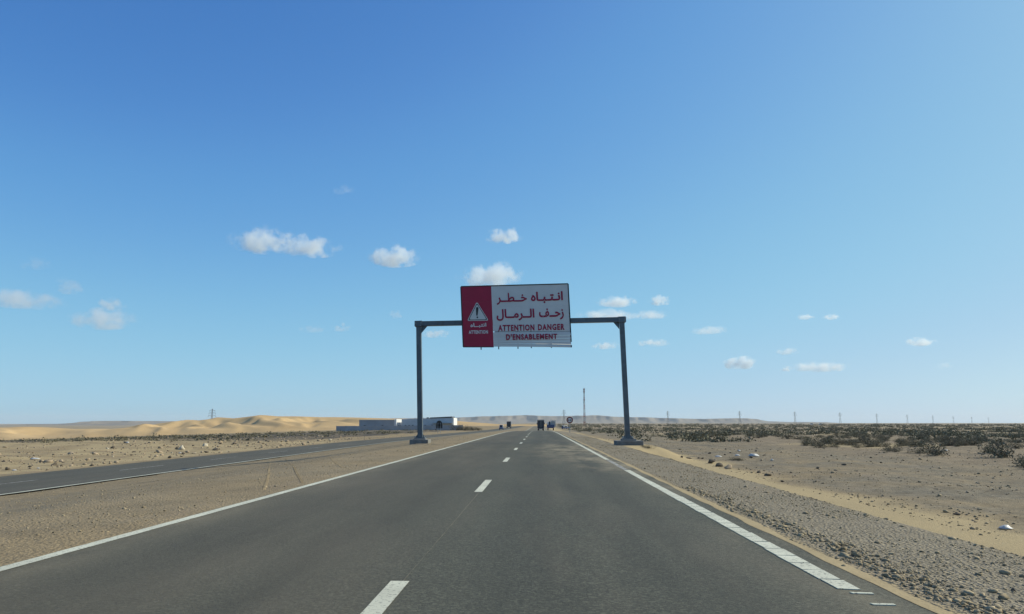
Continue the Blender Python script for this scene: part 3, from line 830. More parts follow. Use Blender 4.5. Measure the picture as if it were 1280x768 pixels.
        return MB().prism([P(x, y, dy) for x, y in pts], (0, 0.006, 0)).build(nm, mat, s)
    tri(1.0, -0.012, M['sign_white'], 'triangle_border'); tri(0.90, -0.018, M['black'], 'triangle_outline'); tri(0.80, -0.024, M['sign_white'], 'triangle_face')
    ex = [(258, 400), (270, 400), (279, 335), (277, 325), (267, 320), (257, 326), (255, 336)]
    MB().prism([P(x, y, -0.03) for x, y in ex], (0, 0.005, 0)).build('exclamation_mark', M['black'], s)
    MB().prism([P(268 + 8 * math.cos(t * math.pi / 5), 416 - 8 * math.sin(t * math.pi / 5), -0.03) for t in range(10)], (0, 0.005, 0)).build('exclamation_dot', M['black'], s)
    tag(s, 'red and white warning board with Arabic and French lettering and bent lower slats', 'sign')
build_sign()

# ------------------------------------------------------------------ far masts and pylons
def build_pylon():
    t = empty('power_pylon')
    H = 30.0; b = 2.6; w = 0.18
    def leg_at(sx, sy, z):
        k = np.interp(z, [0, 20, H], [b, 0.75, 0.35]); return Vector((sx * k, sy * k, z))
    for sx in (-1, 1):
        for sy in (-1, 1):
            mb = MB(); mb.bar(leg_at(sx, sy, 0), leg_at(sx, sy, 20), w); mb.bar(leg_at(sx, sy, 20), leg_at(sx, sy, H), w * 0.9)
            mb.build('leg', M['pylon'], t)
    mb = MB(); zs = [0, 4.5, 8.5, 12, 15, 17.6, 20, 22, 24, 26, 28, 30]
    for a, c in zip(zs[:-1], zs[1:]):
        for (s0, s1) in (((-1, -1), (1, -1)), ((1, -1), (1, 1)), ((1, 1), (-1, 1)), ((-1, 1), (-1, -1))):
            mb.bar(leg_at(*s0, a), leg_at(*s1, c), 0.09); mb.bar(leg_at(*s1, a), leg_at(*s0, c), 0.09)
    br = mb.build('bracing', M['pylon'], t); br['kind'] = 'stuff'
    for z, l in ((21.5, 4.6), (24.8, 4.0), (28.0, 3.2)):
        mb = MB(); mb.bar((-l, 0, z), (l, 0, z), 0.2); mb.bar((-l, 0, z), (0, 0, z + 1.3), 0.16); mb.bar((l, 0, z), (0, 0, z + 1.3), 0.16)
        c = mb.build('crossarm', M['pylon'], t)
        for s in (-1, 1):
            MB().tube((s * l * 0.95, 0, z - 0.1), (s * l * 0.95, 0, z - 1.7), 0.11, None, 6).build('insulator', M['glass'], c)
    return t
PY = build_pylon()
# (photo column, height in photo rows, label)
PYL = [(264.5, 31, 'lattice power pylon standing in front of the golden dunes'),
       (705, 18, 'lattice power pylon just left of the tall mast and beside the round road sign'),
       (835, 16, 'nearest lattice pylon of the line right of the gantry post'),
       (925, 16, 'second pylon of the line on the right, over the low end of the ridge'),
       (994, 15.2, 'third pylon of the line receding over the scrub plain'),
       (1050.5, 14, 'fourth pylon of the line receding over the scrub plain'),
       (1096.5, 12.4, 'fifth pylon of the line receding over the scrub plain'),
       (1134.5, 11, 'sixth pylon of the line receding over the scrub plain'),
       (1166.5, 9.8, 'seventh pylon of the line receding over the scrub plain'),
       (1192, 8.8, 'eighth pylon of the line receding over the scrub plain'),
       (1215, 8.0, 'ninth pylon of the line receding over the scrub plain'),
       (1236, 7.3, 'farthest visible pylon of the line, by the right edge')]
for i, (px, hp, lb) in enumerate(PYL):
    d = 30.0 / hp * FPX
    p = at(px, HZY, d)
    o = PY if i == 0 else copy_tree(PY)
    o.location = (p.x, d, float(land(np.array([p.x]), np.array([d]), False)[0]) - 0.2)
    nxt = PYL[i + 1] if i + 1 < len(PYL) else PYL[i]
    o.rotation_euler = (0, 0, R(-35) if i > 1 else R(15))
    tag(o, lb, 'pylon', 'power pylons')

def build_mast():
    d = 900.0; p = at(730.6, HZY, d); H = (HZY - 486.5) / FPX * d + 3.0
    t = empty('radio_mast', (p.x, d, -1.75)); n = 9
    for i in range(n):
        z0, z1 = H * i / n, H * (i + 1) / n
        k0 = np.interp(i, [0, n], [1.5, 0.55]); k1 = np.interp(i + 1, [0, n], [1.5, 0.55])
        mb = MB(); C = []
        for a in (90, 210, 330):
            ca, sa = math.cos(R(a)), math.sin(R(a)); C.append((Vector((k0 * ca, k0 * sa, z0)), Vector((k1 * ca, k1 * sa, z1))))
            mb.bar(C[-1][0], C[-1][1], 0.2)
        for q in range(3):
            a, b = C[q], C[(q + 1) % 3]
            m0, m1 = a[0].lerp(a[1], 0.5), b[0].lerp(b[1], 0.5)
            mb.bar(a[0], m1, 0.14); mb.bar(m1, a[1], 0.14); mb.bar(b[0], m0, 0.14); mb.bar(m0, b[1], 0.14)
        s = mb.build('lattice_section', M['mast_red'] if i % 2 == 0 else M['galv'], t); s['kind'] = 'stuff'
    for z in (H - 1.2, H - 4.0, H * 0.68):
        for a in (30, 150, 270):
            MB().box(-0.2, 0.2, -0.15, 0.15, -1.1, 1.1, Matrix.Translation((0.95 * math.cos(R(a)), 0.95 * math.sin(R(a)), z)) @ Matrix.Rotation(R(a + 90), 4, 'Z')).build('panel_antenna', M['galv'], t)
    MB().tube((-0.6, -1.5, H * 0.62), (-0.6, -1.9, H * 0.62), 0.7, 0.7, 12).build('dish_antenna', M['galv'], t)
    MB().tube((0, 0, H), (0, 0, H + 2.4), 0.08, None, 6).build('lightning_rod', M['galv'], t)
    tag(t, 'tall red and white lattice radio mast on the horizon left of the gantry post', 'mast')
build_mast()

# ------------------------------------------------------------------ walled compound
def windows(par, xs, y, z0, z1, w):
    for x in xs:
        f = MB().box(x - w / 2, x + w / 2, y - 0.05, y + 0.02, z0, z1).build('window', M['roof'], par)
        MB().box(x - w / 2 + 0.08, x + w / 2 - 0.08, y - 0.07, y - 0.052, z0 + 0.08, z1 - 0.08).build('pane', M['glass'], f)

def build_compound():
    d = 300.0; gz = -1.9
    # boundary wall in panels between piers
    a = at(421, HZY, 297); b = at(578, HZY, 303)
    w = empty('boundary_wall', (a.x, 297, gz), math.atan2(6, b.x - a.x))
    L = math.hypot(b.x - a.x, 6); n = 14
    for i in range(n):
        x0, x1 = L * i / n, L * (i + 1) / n; h = 1.95 + 0.35 * i / n + random.uniform(-0.03, 0.03)
        MB().box(x0 + 0.16, x1 - 0.16, -0.1, 0.1, -0.5, h).build('wall_panel', M['wall'], w)
        MB().box(x0 - 0.16, x0 + 0.16, -0.16, 0.16, -0.5, h + 0.08).build('pier', M['wall'], w)
    MB().box(L - 0.16, L + 0.16, -0.16, 0.16, -0.5, 2.4).build('pier', M['wall'], w)
    tag(w, 'long low pale boundary wall in front of the white compound buildings', 'wall')
    # building with a white stair block at its right end
    p0 = at(449, HZY, 312); p1 = at(492.5, HZY, 312)
    t = empty('compound_building', (p0.x, 312, gz)); W = p1.x - p0.x; H = at(449, 525.6, 312).z - gz
    MB().box(0, W, 0, 10, 0, H).build('walls', M['wall'], t)
    MB().box(-0.15, W + 0.15, -0.15, 10.15, H, H + 0.2).build('roof_slab', M['sheet'], t)
    windows(t, (2.2, 9.5), 0, 1.75, 2.25, 0.8)
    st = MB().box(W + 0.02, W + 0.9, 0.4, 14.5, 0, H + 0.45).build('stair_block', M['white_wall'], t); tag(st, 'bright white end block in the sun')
    MB().box(W + 0.9, W + 0.95, 4, 5.1, 0.0, 2.2).build('door', M['roof'], t)
    tag(t, 'low grey flat roofed building at the left of the walled compound', 'building', 'compound buildings')
    p0 = at(502, HZY, 314); p1 = at(566, HZY, 314)
    t = empty('compound_building', (p0.x, 314, gz)); W = p1.x - p0.x
    Hl = at(502, 524.2, 314).z - gz; Hr = at(566, 522.4, 314).z - gz
    MB().prism([(0, 0, 0), (W, 0, 0), (W, 0, Hr), (0, 0, Hl)], (0, 11, 0)).build('walls', M['sheet'], t)
    MB().prism([(W * 0.55, -0.25, Hl + (Hr - Hl) * 0.55 + 0.02), (W - 0.4, -0.25, Hr + 0.02), (W - 0.4, -0.25, Hr + 0.5), (W * 0.55, -0.25, Hl + (Hr - Hl) * 0.55 + 0.36)], (0, 11.4, 0)).build('roof_edge', M['roof'], t)
    MB().tube((W * 0.49, 3, Hl), (W * 0.49, 3, Hl + 0.75), 0.6, 0.5, 10).build('water_tank', M['roof'], t)
    windows(t, (1.6, 3.1, 4.6, 7.8, 9.6, 12.5), 0, 1.85, 2.3, 0.7)
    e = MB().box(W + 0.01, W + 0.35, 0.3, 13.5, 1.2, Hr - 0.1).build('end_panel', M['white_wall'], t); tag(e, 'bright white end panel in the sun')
    MB().box(W - 5.0, W - 4.9, -4.0, -3.9, 0, 3.0).build('awning_post', M['galv'], t); MB().box(W - 0.3, W - 0.2, -4.0, -3.9, 0, 3.0).build('awning_post', M['galv'], t)
    MB().box(W - 8.0, W, -4.2, -0.02, 3.0, 3.12).build('awning', M['galv'], t)
    tag(t, 'long grey shed with a dark roof edge at the right of the walled compound', 'building', 'compound buildings')
build_compound()

# ------------------------------------------------------------------ vehicles
def wheel(par, x, y, r=0.5, w=0.3, at_z=None):
    t = MB().tube((x - w / 2, y, r), (x + w / 2, y, r), r, None, 14).build('wheel', M['tyre'], par)
    s = 1 if x > 0 else -1
    MB().tube((x + s * (w / 2 - 0.02), y, r), (x + s * (w / 2 + 0.015), y, r), r * 0.55, None, 10).build('rim', M['galv'], t)

def build_truck_box(loc):
    t = empty('box_truck', loc)                          # seen from behind, drives along +Y
    MB().box(-1.1, 1.1, 0.2, 9.0, 0.75, 1.0).build('chassis', M['black'], t)
    b = MB().box(-1.25, 1.25, 0.0, 7.0, 1.0, 3.95).build('cargo_box', M['truck_dark'], t, bevel=0.05)
    for s in (-1, 1):
        dr = MB().box(0.03 if s > 0 else -1.18, 1.18 if s > 0 else -0.03, -0.05, -0.005, 1.08, 3.62).build('rear_door', M['truck_dark'], b)
        MB().tube((0.18 * s, -0.09, 1.15), (0.18 * s, -0.09, 3.5), 0.03, None, 6).build('locking_bar', M['galv'], dr)
    MB().box(-1.2, 1.2, -0.04, -0.004, 3.66, 3.9).build('top_band', M['tape'], b)
    MB().box(-1.2, 1.2, 7.15, 9.0, 0.9, 3.3).build('cab', M['white_paint'], t, bevel=0.12)
    bp = MB().box(-1.2, 1.2, -0.12, -0.02, 0.55, 0.75).build('rear_bumper', M['galv'], t)
    for s in (-1, 1):
        MB().box(s * 0.95 - 0.2, s * 0.95 + 0.2, -0.16, -0.121, 0.58, 0.72).build('tail_lamp', M['lamp_red'], bp)
        MB().box(s * 0.85 - 0.28, s * 0.85 + 0.28, 0.3, 0.34, 0.15, 0.7).build('mudflap', M['tyre'], t)
        for y in (1.3, 2.5, 8.0): wheel(t, s * 1.0, y)
        MB().box(s * 1.4 - 0.1, s * 1.4 + 0.1, 8.4, 8.5, 2.2, 2.9).build('mirror', M['black'], t)
    tag(t, 'dark box truck driving away on the road, seen from behind', 'truck')
p = at(676, 538, 285); build_truck_box((p.x, 285, float(road_z(285))))

def build_truck_flat(loc):
    t = empty('flatbed_truck', loc)
    MB().box(-1.1, 1.1, 0.2, 7.5, 0.85, 1.1).build('chassis', M['black'], t)
    bed = MB().box(-1.3, 1.3, 0.0, 5.6, 1.1, 1.3).build('flatbed', M['blue'], t)
    MB().box(-1.55, 1.45, -0.08, -0.01, 1.05, 2.15).build('tailgate', M['blue'], t)
    for s in (-1, 1): MB().box(s * 1.3 - 0.04, s * 1.3 + 0.04, 0.02, 5.6, 1.3, 2.05).build('side_board', M['blue'], t)
    MB().box(-1.2, 1.2, 5.9, 7.6, 1.0, 3.2).build('cab', M['white_paint'], t, bevel=0.12)
    for s in (-1, 1):
        for y in (1.2, 6.8): wheel(t, s * 1.05, y)
        MB().box(s * 1.0 - 0.15, s * 1.0 + 0.15, -0.12, -0.081, 0.86, 1.0).build('tail_lamp', M['lamp_red'], t)
    tag(t, 'flatbed truck with a blue tailgate stopped at the right edge of the road', 'truck')
    # load
    z = loc[2] + 1.3
    c = empty('cargo_cage', (loc[0] + 0.95, loc[1] + 1.6, z + 0.0))
    for x in (-0.9, -0.3, 0.3, 0.9):
        MB().box(x - 0.05, x + 0.05, -0.9, -0.8, 0, 2.6).build('upright', M['tape'], c)
        MB().box(x - 0.05, x + 0.05, 0.8, 0.9, 0, 2.6).build('upright', M['tape'], c)
    for zz in (0.9, 1.75, 2.6):
        for y in (-0.92, 0.82): MB().box(-0.95, 0.95, y, y + 0.1, zz - 0.06, zz + 0.06).build('rail', M['tape'], c)
    MB().box(-0.85, 0.85, -0.7, 0.75, 0.02, 2.35).build('packed_goods', M['sheet'], c, bevel=0.05)
    tag(c, 'pale slatted cage of goods on the flatbed truck', 'cage')
    k = empty('water_barrel', (loc[0] - 0.45, loc[1] + 1.2, z))
    MB().tube((0, 0, 0), (0, 0, 1.7), 0.34, 0.34, 14).build('body', M['truck_dark'], k, smooth=False)
    for zz in (0.5, 1.15): MB().tube((0, 0, zz), (0, 0, zz + 0.06), 0.37, None, 14).build('hoop', M['black'], k)
    MB().tube((0, 0, 1.7), (0, 0, 2.15), 0.34, 0.18, 14).build('lid', M['black'], k)
    tag(k, 'dark upright barrel on the flatbed truck beside the cage', 'barrel')
p = at(688.5, 537, 300); build_truck_flat((p.x, 300, float(land(np.array([p.x]), np.array([300.]))[0])))

def build_car(name, loc, rz, label, body, lower, group, h=1.5, van=False):
    t = empty(name, loc, rz)
    lower_pts = [(0, 0.35), (4.2, 0.35), (4.3, 0.75), (3.9, 0.95), (0.05, 1.0)]
    MB().prism([(-0.85, y, z) for (y, z) in lower_pts], (1.7, 0, 0)).build('body', lower, t, bevel=0.06)
    up = [(0.05, 1.0), (3.2, 0.98), (2.5, h), (0.3, h)] if not van else [(0.02, 1.0), (3.7, 0.98), (3.1, h), (0.08, h)]
    c = MB().prism([(-0.78, y, z) for (y, z) in up], (1.56, 0, 0)).build('cabin', body, t, bevel=0.08)
    MB().prism([(-0.7, up[1][0] + 0.012, 1.02), (0.7, up[1][0] + 0.012, 1.02), (0.62, up[2][0] + 0.1, h - 0.1), (-0.62, up[2][0] + 0.1, h - 0.1)], (0, -0.03, 0.02)).build('windscreen', M['glass'], c)
    MB().box(-0.62, 0.62, 0.0, 0.04, 1.05, h - 0.12).build('rear_window', M['glass'], c)
    for s in (-1, 1):
        MB().box(s * 0.79 - 0.01, s * 0.79 + 0.01, 0.6, 2.5, 1.03, h - 0.15).build('side_window', M['glass'], c)
        for y in (0.8, 3.4): wheel(t, s * 0.78, y, 0.32, 0.2)
        MB().box(s * 0.65 - 0.12, s * 0.65 + 0.12, 4.24, 4.31, 0.6, 0.74).build('headlight', M['white_paint'], t)
        MB().box(s * 0.7 - 0.1, s * 0.7 + 0.1, -0.03, 0.0, 0.7, 0.9).build('tail_lamp', M['lamp_red'], t)
    tag(t, label, 'van' if van else 'car', group)
p = at(627, 537, 335); build_car('delivery_van', (p.x, 335, float(left_z(335))), math.pi, 'blue and white van coming towards us on the left carriageway', M['white_paint'], M['blue'], 'distant traffic', 2.05, True)
p = at(636.5, 535, 430); build_truck = None
def build_small_truck(loc):
    t = empty('lorry', loc, math.pi)
    MB().box(-1.15, 1.15, 0, 5.2, 1.0, 3.6).build('cargo_box', M['truck_dark'], t, bevel=0.05)
    cb = MB().box(-1.1, 1.1, 5.35, 7.0, 0.7, 3.0).build('cab', M['truck_dark'], t, bevel=0.12)
    MB().box(-0.95, 0.95, 7.0, 7.03, 1.8, 2.75).build('windscreen', M['glass'], cb)
    MB().box(-1.05, 1.05, 0.2, 7.0, 0.6, 0.95).build('chassis', M['black'], t)
    for s in (-1, 1):
        for y in (1.2, 6.0): wheel(t, s * 1.0, y)
        MB().box(s * 0.85 - 0.15, s * 0.85 + 0.15, 7.0, 7.04, 0.85, 1.05).build('headlight', M['white_paint'], cb)
    tag(t, 'dark lorry coming towards us behind the blue and white van', 'truck', 'distant traffic')
build_small_truck((p.x, 430, float(left_z(430))))
p = at(703, 536.2, 385); build_car('parked_car', (p.x, 385, float(land(np.array([p.x]), np.array([385.]))[0])), R(-50), 'small pale car with a dark blue rear parked off the road near the round sign', M['white_paint'], M['blue'], 'distant traffic', 1.7, False)
for px, lb in ((1016, 'left of two tiny white vehicles far off on the scrub plain'), (1027, 'right of two tiny white vehicles far off on the scrub plain')):
    p = at(px, HZY, 1150)
    build_car('distant_van', (p.x, 1150, float(land(np.array([p.x]), np.array([1150.]))[0])), R(80), lb, M['white_paint'], M['white_paint'], 'vehicles far off on the plain', 2.3, True)

# ------------------------------------------------------------------ road signs
def build_round_sign():
    d = 112.0; c = at(712.2, 525.3, d); gz = landz(c.x, d)
    t = empty('round_road_sign', (c.x, d, gz)); h = c.z - gz; r = 0.47
    MB().tube((0, 0.03, -0.3), (0, 0.03, h + r * 0.8), 0.045, None, 8).build('pole', M['galv'], t)
    f = MB().tube((0, 0, h), (0, -0.02, h), r, None, 32).build('disc', M['ring_red'], t)
    MB().tube((0, -0.02, h), (0, -0.03, h), r * 0.66, None, 28).build('white_face', M['sign_white'], f)
    for s, m in ((-1, M['ring_red']), (1, M['black'])):
        x = s * 0.14
        MB().box(x - 0.095, x + 0.095, -0.036, -0.031, h - 0.10, h + 0.0).box(x - 0.06, x + 0.06, -0.036, -0.031, h + 0.004, h + 0.08).build('pictogram', m, f)
    tag(t, 'round red ringed road sign on a thin pole beside the right verge', 'road sign')
build_round_sign()

def build_sign_back():
    d = 212.0; c = at(549, 531, d); gz = landz(c.x, d); t = empty('road_sign', (c.x, d, gz))
    z0 = at(549, 535.8, d).z - gz; z1 = at(549, 530.6, d).z - gz; z2 = at(549, 526.2, d).z - gz
    for s in (-1, 1):
        MB().tube((s * 0.35, 0, -0.4), (s * 0.35, 0, z1 + 0.4), 0.06, None, 8).build('post', M['galv'], t)
    MB().box(-0.88, 0.88, 0.07, 0.10, z0, z1).build('plate', M['black'], t, bevel=0.01)
    rr = (z2 - z1 + 0.45) / 2
    MB().tube((0, 0.07, z2 - rr), (0, 0.10, z2 - rr), rr * 1.1, None, 24).build('disc', M['black'], t)
    MB().box(-0.9, 0.9, 0.0, 0.06, z0 + 0.3, z0 + 0.38).build('bracket', M['steel'], t)
    tag(t, 'dark back of a round topped road sign in front of the compound wall', 'road sign')
build_sign_back()

# ------------------------------------------------------------------ stones
_g = (1 + 5 ** 0.5) / 2
ICO_V = np.array([(-1, _g, 0), (1, _g, 0), (-1, -_g, 0), (1, -_g, 0), (0, -1, _g), (0, 1, _g), (0, -1, -_g), (0, 1, -_g), (_g, 0, -1), (_g, 0, 1), (-_g, 0, -1), (-_g, 0, 1)]) / math.sqrt(1 + _g * _g)
ICO_F = np.array([(0, 11, 5), (0, 5, 1), (0, 1, 7), (0, 7, 10), (0, 10, 11), (1, 5, 9), (5, 11, 4), (11, 10, 2), (10, 7, 6), (7, 1, 8), (3, 9, 4), (3, 4, 2), (3, 2, 6), (3, 6, 8), (3, 8, 9), (4, 9, 5), (2, 4, 11), (6, 2, 10), (8, 6, 7), (9, 8, 1)])

def scatter(name, xs, ys, size, mat, label, flat=0.62):
    n = len(xs); zs = land(xs, ys)
    rot = RNG.normal(size=(n, 3, 3)); q, _ = np.linalg.qr(rot)
    st = RNG.uniform(0.55, 1.3, (n, 1, 3)); jit = 1 + RNG.uniform(-0.38, 0.38, (n, 12, 1))
    V = ICO_V[None] * jit * st
    V = np.einsum('nij,nkj->nki', q, V) * size[:, None, None] * np.array([1, 1, flat])
    V += np.stack([xs, ys, zs + size * 0.22], 1)[:, None, :]
    F = (ICO_F[None] + (np.arange(n) * 12)[:, None, None]).reshape(-1, 3)
    o = obj(name, mesh_np(name, V.reshape(-1, 3), F), mat)
    tag(o, label, None, None, 'stuff'); return o

def geo_y(n, a, b): return a * (b / a) ** RNG.random(n)

n = 30000; ys = geo_y(n, 4.2, 75); s_ = RNG.beta(1.2, 1.1, n) * 2.45 + 0.16
keep = fbm((s_ + RR) * 1.6, ys * 0.5, 3) > RNG.uniform(0.32, 0.72, n); s_, ys = s_[keep], ys[keep]
scatter('verge_gravel', s_ + RR, ys, np.minimum(RNG.lognormal(-4.95, 0.5, len(ys)), 0.033) * np.interp(ys, [4, 30, 75], [0.8, 1.1, 1.7]), M['gravel'], 'coarse grey brown gravel covering the right road verge')
n = 260; ys = geo_y(n, 4.2, 60); xs = RR + 0.3 + RNG.random(n) * 2.2
scatter('verge_gravel', xs, ys, np.minimum(RNG.lognormal(-3.7, 0.35, n), 0.055), M['gravel'], 'odd larger stones lying in the gravel of the right verge', 0.5)
# a heavier row of stones thrown up along the inner part of the verge
n = 1500; ys = geo_y(n, 4.2, 16); xs = RR + 0.36 + RNG.normal(0, 0.12, n) + 0.25 * (fbm(ys * 0.8, ys * 0 + 2, 3) - 0.5)
scatter('verge_gravel', xs, ys, np.minimum(RNG.lognormal(-4.25, 0.45, n), 0.045), M['gravel'], 'windrow of larger stones along the sand line beside the asphalt')
n = 13000; ys = geo_y(n, 9, 90); xs = RL - 0.25 - RNG.random(n) ** 1.15 * 15.0
keep = (xs > left_near(ys) + 0.5); xs, ys = xs[keep], ys[keep]
scatter('median_gravel', xs, ys, np.minimum(RNG.lognormal(-4.5, 0.45, len(ys)), 0.045) * np.interp(ys, [9, 40, 90], [0.7, 1.0, 1.5]), M['gravel'], 'small loose stones strewn over the gravel median')
n = 14000; ys = geo_y(n, 8, 120); xs = RR + 6.6 + RNG.random(n) ** 1.3 * np.minimum(ys * 0.9, 60)
keep = fbm(xs * 0.3, ys * 0.3, 3) > RNG.uniform(0.34, 0.70, n); xs, ys = xs[keep], ys[keep]
scatter('desert_stones', xs, ys, np.minimum(RNG.lognormal(-3.75, 0.5, len(ys)), 0.10) * np.interp(ys, [8, 60, 120], [0.65, 1.1, 1.7]), M['gravel'], 'small stones strewn over the sandy plain on the right')
n = 8500; ys = geo_y(n, 24, 160); xs = left_near(ys) - LEFT_W - 0.8 - RNG.random(n) ** 1.2 * np.minimum(ys * 0.8, 60)
keep = fbm(xs * 0.25, ys * 0.25, 3) > RNG.uniform(0.3, 0.7, n); xs, ys = xs[keep], ys[keep]
scatter('desert_stones', xs, ys, np.minimum(RNG.lognormal(-2.9, 0.6, len(ys)), 0.28) * np.interp(ys, [24, 160], [0.8, 1.4]), M['rock_tan'], 'tan rubble strewn over the sand beyond the left carriageway')
n = 2200; ys = geo_y(n, 24, 150); xs = left_near(ys) - LEFT_W - 0.8 - RNG.random(n) ** 1.2 * np.minimum(ys * 0.8, 60)
keep = fbm(xs * 0.3 + 9, ys * 0.3, 3) > RNG.uniform(0.4, 0.7, n); xs, ys = xs[keep], ys[keep]
scatter('desert_stones', xs, ys, np.minimum(RNG.lognormal(-2.8, 0.5, len(ys)), 0.25), M['rock_dark'], 'dark rubble strewn over the sand beyond the left carriageway')

ROCKS = []
def rock_mesh(seed):
    r = np.random.default_rng(seed)
    V, G = icosphere(1)
    ax = r.normal(size=(9, 3)); ax /= np.linalg.norm(ax, axis=1)[:, None]
    for a in ax:      # cut flat facets
        d = V @ a; lim = r.uniform(0.32, 0.75); V = V - np.maximum(d - lim, 0)[:, None] * a
    V = V * (1 + r.uniform(-0.09, 0.09, (len(V), 1))) * np.array([1.25, r.uniform(0.7, 1.1), r.uniform(0.5, 0.8)])
    return V, np.array(G)
RV = [rock_mesh(40 + i) for i in range(6)]
RM = {}
def rock(px, py, w_px, mat, label, group, name='rock', sz=1.0):
    p = on_land(px, py); size = w_px / FPX * p.y / 2
    k = random.randrange(6)
    key = (k, mat)
    if key not in RM:
        RM[key] = mesh_np(name, RV[k][0], RV[k][1]); RM[key].materials.append(M[mat])
    o = bpy.data.objects.new(name, RM[key]); link(o)
    o.location = (p.x, p.y, p.z + size * 0.2); o.scale = (size, size, size * sz); o.rotation_euler = (random.uniform(-.2, .2), random.uniform(-.2, .2), random.uniform(0, 6.3))
    tag(o, label, 'rock', group); return o

n = 3600; ys = geo_y(n, 12, 75); xs = RR + 7.5 + RNG.random(n) * np.minimum(ys * 0.7, 30)
keep = fbm(xs * 0.5 + 3, ys * 0.5, 3) > RNG.uniform(0.38, 0.68, n); xs, ys = xs[keep], ys[keep]
scatter('desert_clods', xs, ys, np.minimum(RNG.lognormal(-3.3, 0.5, len(ys)), 0.11) * np.interp(ys, [12, 75], [0.7, 1.2]), M['rock_tan'], 'crumbled earth clods strewn over the bare plain on the right', 0.5)
# named ones, read off the photo
rock(227, 562, 11, 'rock_pale', 'pale limestone boulder, largest on the sand beyond the left carriageway', 'rocks beyond the left carriageway', sz=1.2)
rock(221, 561.5, 7, 'rock_dark', 'dark rock touching the largest pale boulder on the left', 'rocks beyond the left carriageway', sz=1.1)
rock(256, 557.5, 7, 'rock_pale', 'upright pale rock right of the largest boulder, beyond the left carriageway', 'rocks beyond the left carriageway', sz=1.4)
rock(140, 560.5, 7, 'rock_dark', 'dark rock with a pale stone at its left side, beyond the left carriageway', 'rocks beyond the left carriageway')
rock(134.5, 561.5, 4.5, 'rock_pale', 'pale stone leaning on a dark rock beyond the left carriageway', 'rocks beyond the left carriageway')
rock(68, 581.8, 8, 'rock_dark', 'low dark rock close to the far edge of the left carriageway', 'rocks beyond the left carriageway')
rock(135, 569.5, 4.5, 'rock_dark', 'lone small dark rock on the sand between the pale stones and the left carriageway', 'rocks beyond the left carriageway')
rock(37, 572, 4, 'rock_dark', 'dark rock beside the flat white litter on the left', 'rocks beyond the left carriageway', sz=1.5)
rock(4, 577.5, 6, 'rock_dark', 'dark rock at the very left edge beyond the left carriageway', 'rocks beyond the left carriageway')
rock(292, 555.5, 6, 'rock_dark', 'flat dark rock left of the buildings on the sand', 'rocks beyond the left carriageway', sz=0.7)
rock(268, 563.2, 10, 'rock_dark', 'dark rubble lump at the far edge of the left carriageway', 'rocks beyond the left carriageway')
rock(258, 566.2, 8, 'rock_dark', 'broken dark rubble lump left of the other at the far carriageway edge', 'rocks beyond the left carriageway')
rock(272, 562.8, 4, 'rock_pale', 'small pale stone on the dark rubble at the far carriageway edge', 'rocks beyond the left carriageway')
rock(851.5, 572, 5, 'rock_dark', 'first dark clod of the heap on the right verge, nearest the gantry', 'dark clods on the verge crest')
rock(860, 573.5, 9, 'rock_dark', 'dark flat clod second in the row on the right verge', 'dark clods on the verge crest', sz=0.6)
rock(874, 573.5, 5, 'rock_dark', 'small upright dark clod standing apart behind the verge heap', 'dark clods on the verge crest', sz=1.3)
rock(888, 579.5, 12, 'rock_dark', 'long dark clod in the middle of the heap on the verge crest', 'dark clods on the verge crest')
rock(900, 583.5, 12, 'rock_dark', 'large dark clod at the near end of the heap on the verge crest', 'dark clods on the verge crest')
rock(911, 586.5, 12, 'rock_tan', 'tan wedge shaped clod ending the heap on the verge crest', 'dark clods on the verge crest', sz=1.3)
rock(948, 591.5, 8, 'rock_dark', 'first of the dark clods lying on the sand strip', 'dark clods on the sand strip')
rock(960, 595, 10, 'rock_dark', 'second dark clod lying on the sand strip', 'dark clods on the sand strip', sz=0.7)
rock(978, 602.5, 5, 'rock_dark', 'small dark clod at the lower end of the row on the sand strip', 'dark clods on the sand strip')
rock(1022, 586, 5, 'rock_dark', 'left of two dark stones on the bare plain before the scrub', 'stones on the bare plain')
rock(1055, 582, 7, 'rock_dark', 'right of two dark stones on the bare plain before the scrub', 'stones on the bare plain', sz=0.7)
rock(1196, 644, 10, 'rock_dark', 'dark flat stone on the sand strip left of the white bag', 'stones on the bare plain', sz=0.6)
rock(1084, 631, 5, 'rock_dark', 'small dark stone above the middle of the sand strip', 'stones on the bare plain')
rock(1051, 689, 7, 'rock_pale', 'pale stone in the gravel beside the sand line of the asphalt', 'stones in the verge gravel')
rock(1268, 739, 8, 'rock_dark', 'dark pointed stone in the gravel at the lower right', 'stones in the verge gravel', sz=1.2)
for k in range(44):
    px = random.uniform(5, 415); lo = np.interp(px, [0, 200, 420], [592, 572, 552.5]); hi = np.interp(px, [0, 200, 420], [556, 555, 547.5])
    py = hi + (lo - hi) * random.random() ** 0.8
    rock(px, py, random.uniform(2.0, 4.6), random.choice(['rock_tan', 'rock_tan', 'rock_dark', 'rock_dark', 'rock_pale']), 'small loose stone on the sand beyond the left carriageway', 'loose stones beyond the left carriageway', 'stone')
for k in range(36):
    px = random.uniform(860, 1275); lo = np.interp(px, [860, 1280], [575, 660]); hi = np.interp(px, [860, 1280], [557, 582])
    rock(px, hi + (lo - hi) * random.random(), random.uniform(2.2, 5.0), random.choice(['rock_dark', 'rock_dark', 'rock_tan']), 'small loose stone on the bare plain right of the road', 'loose stones on the right plain', 'stone')

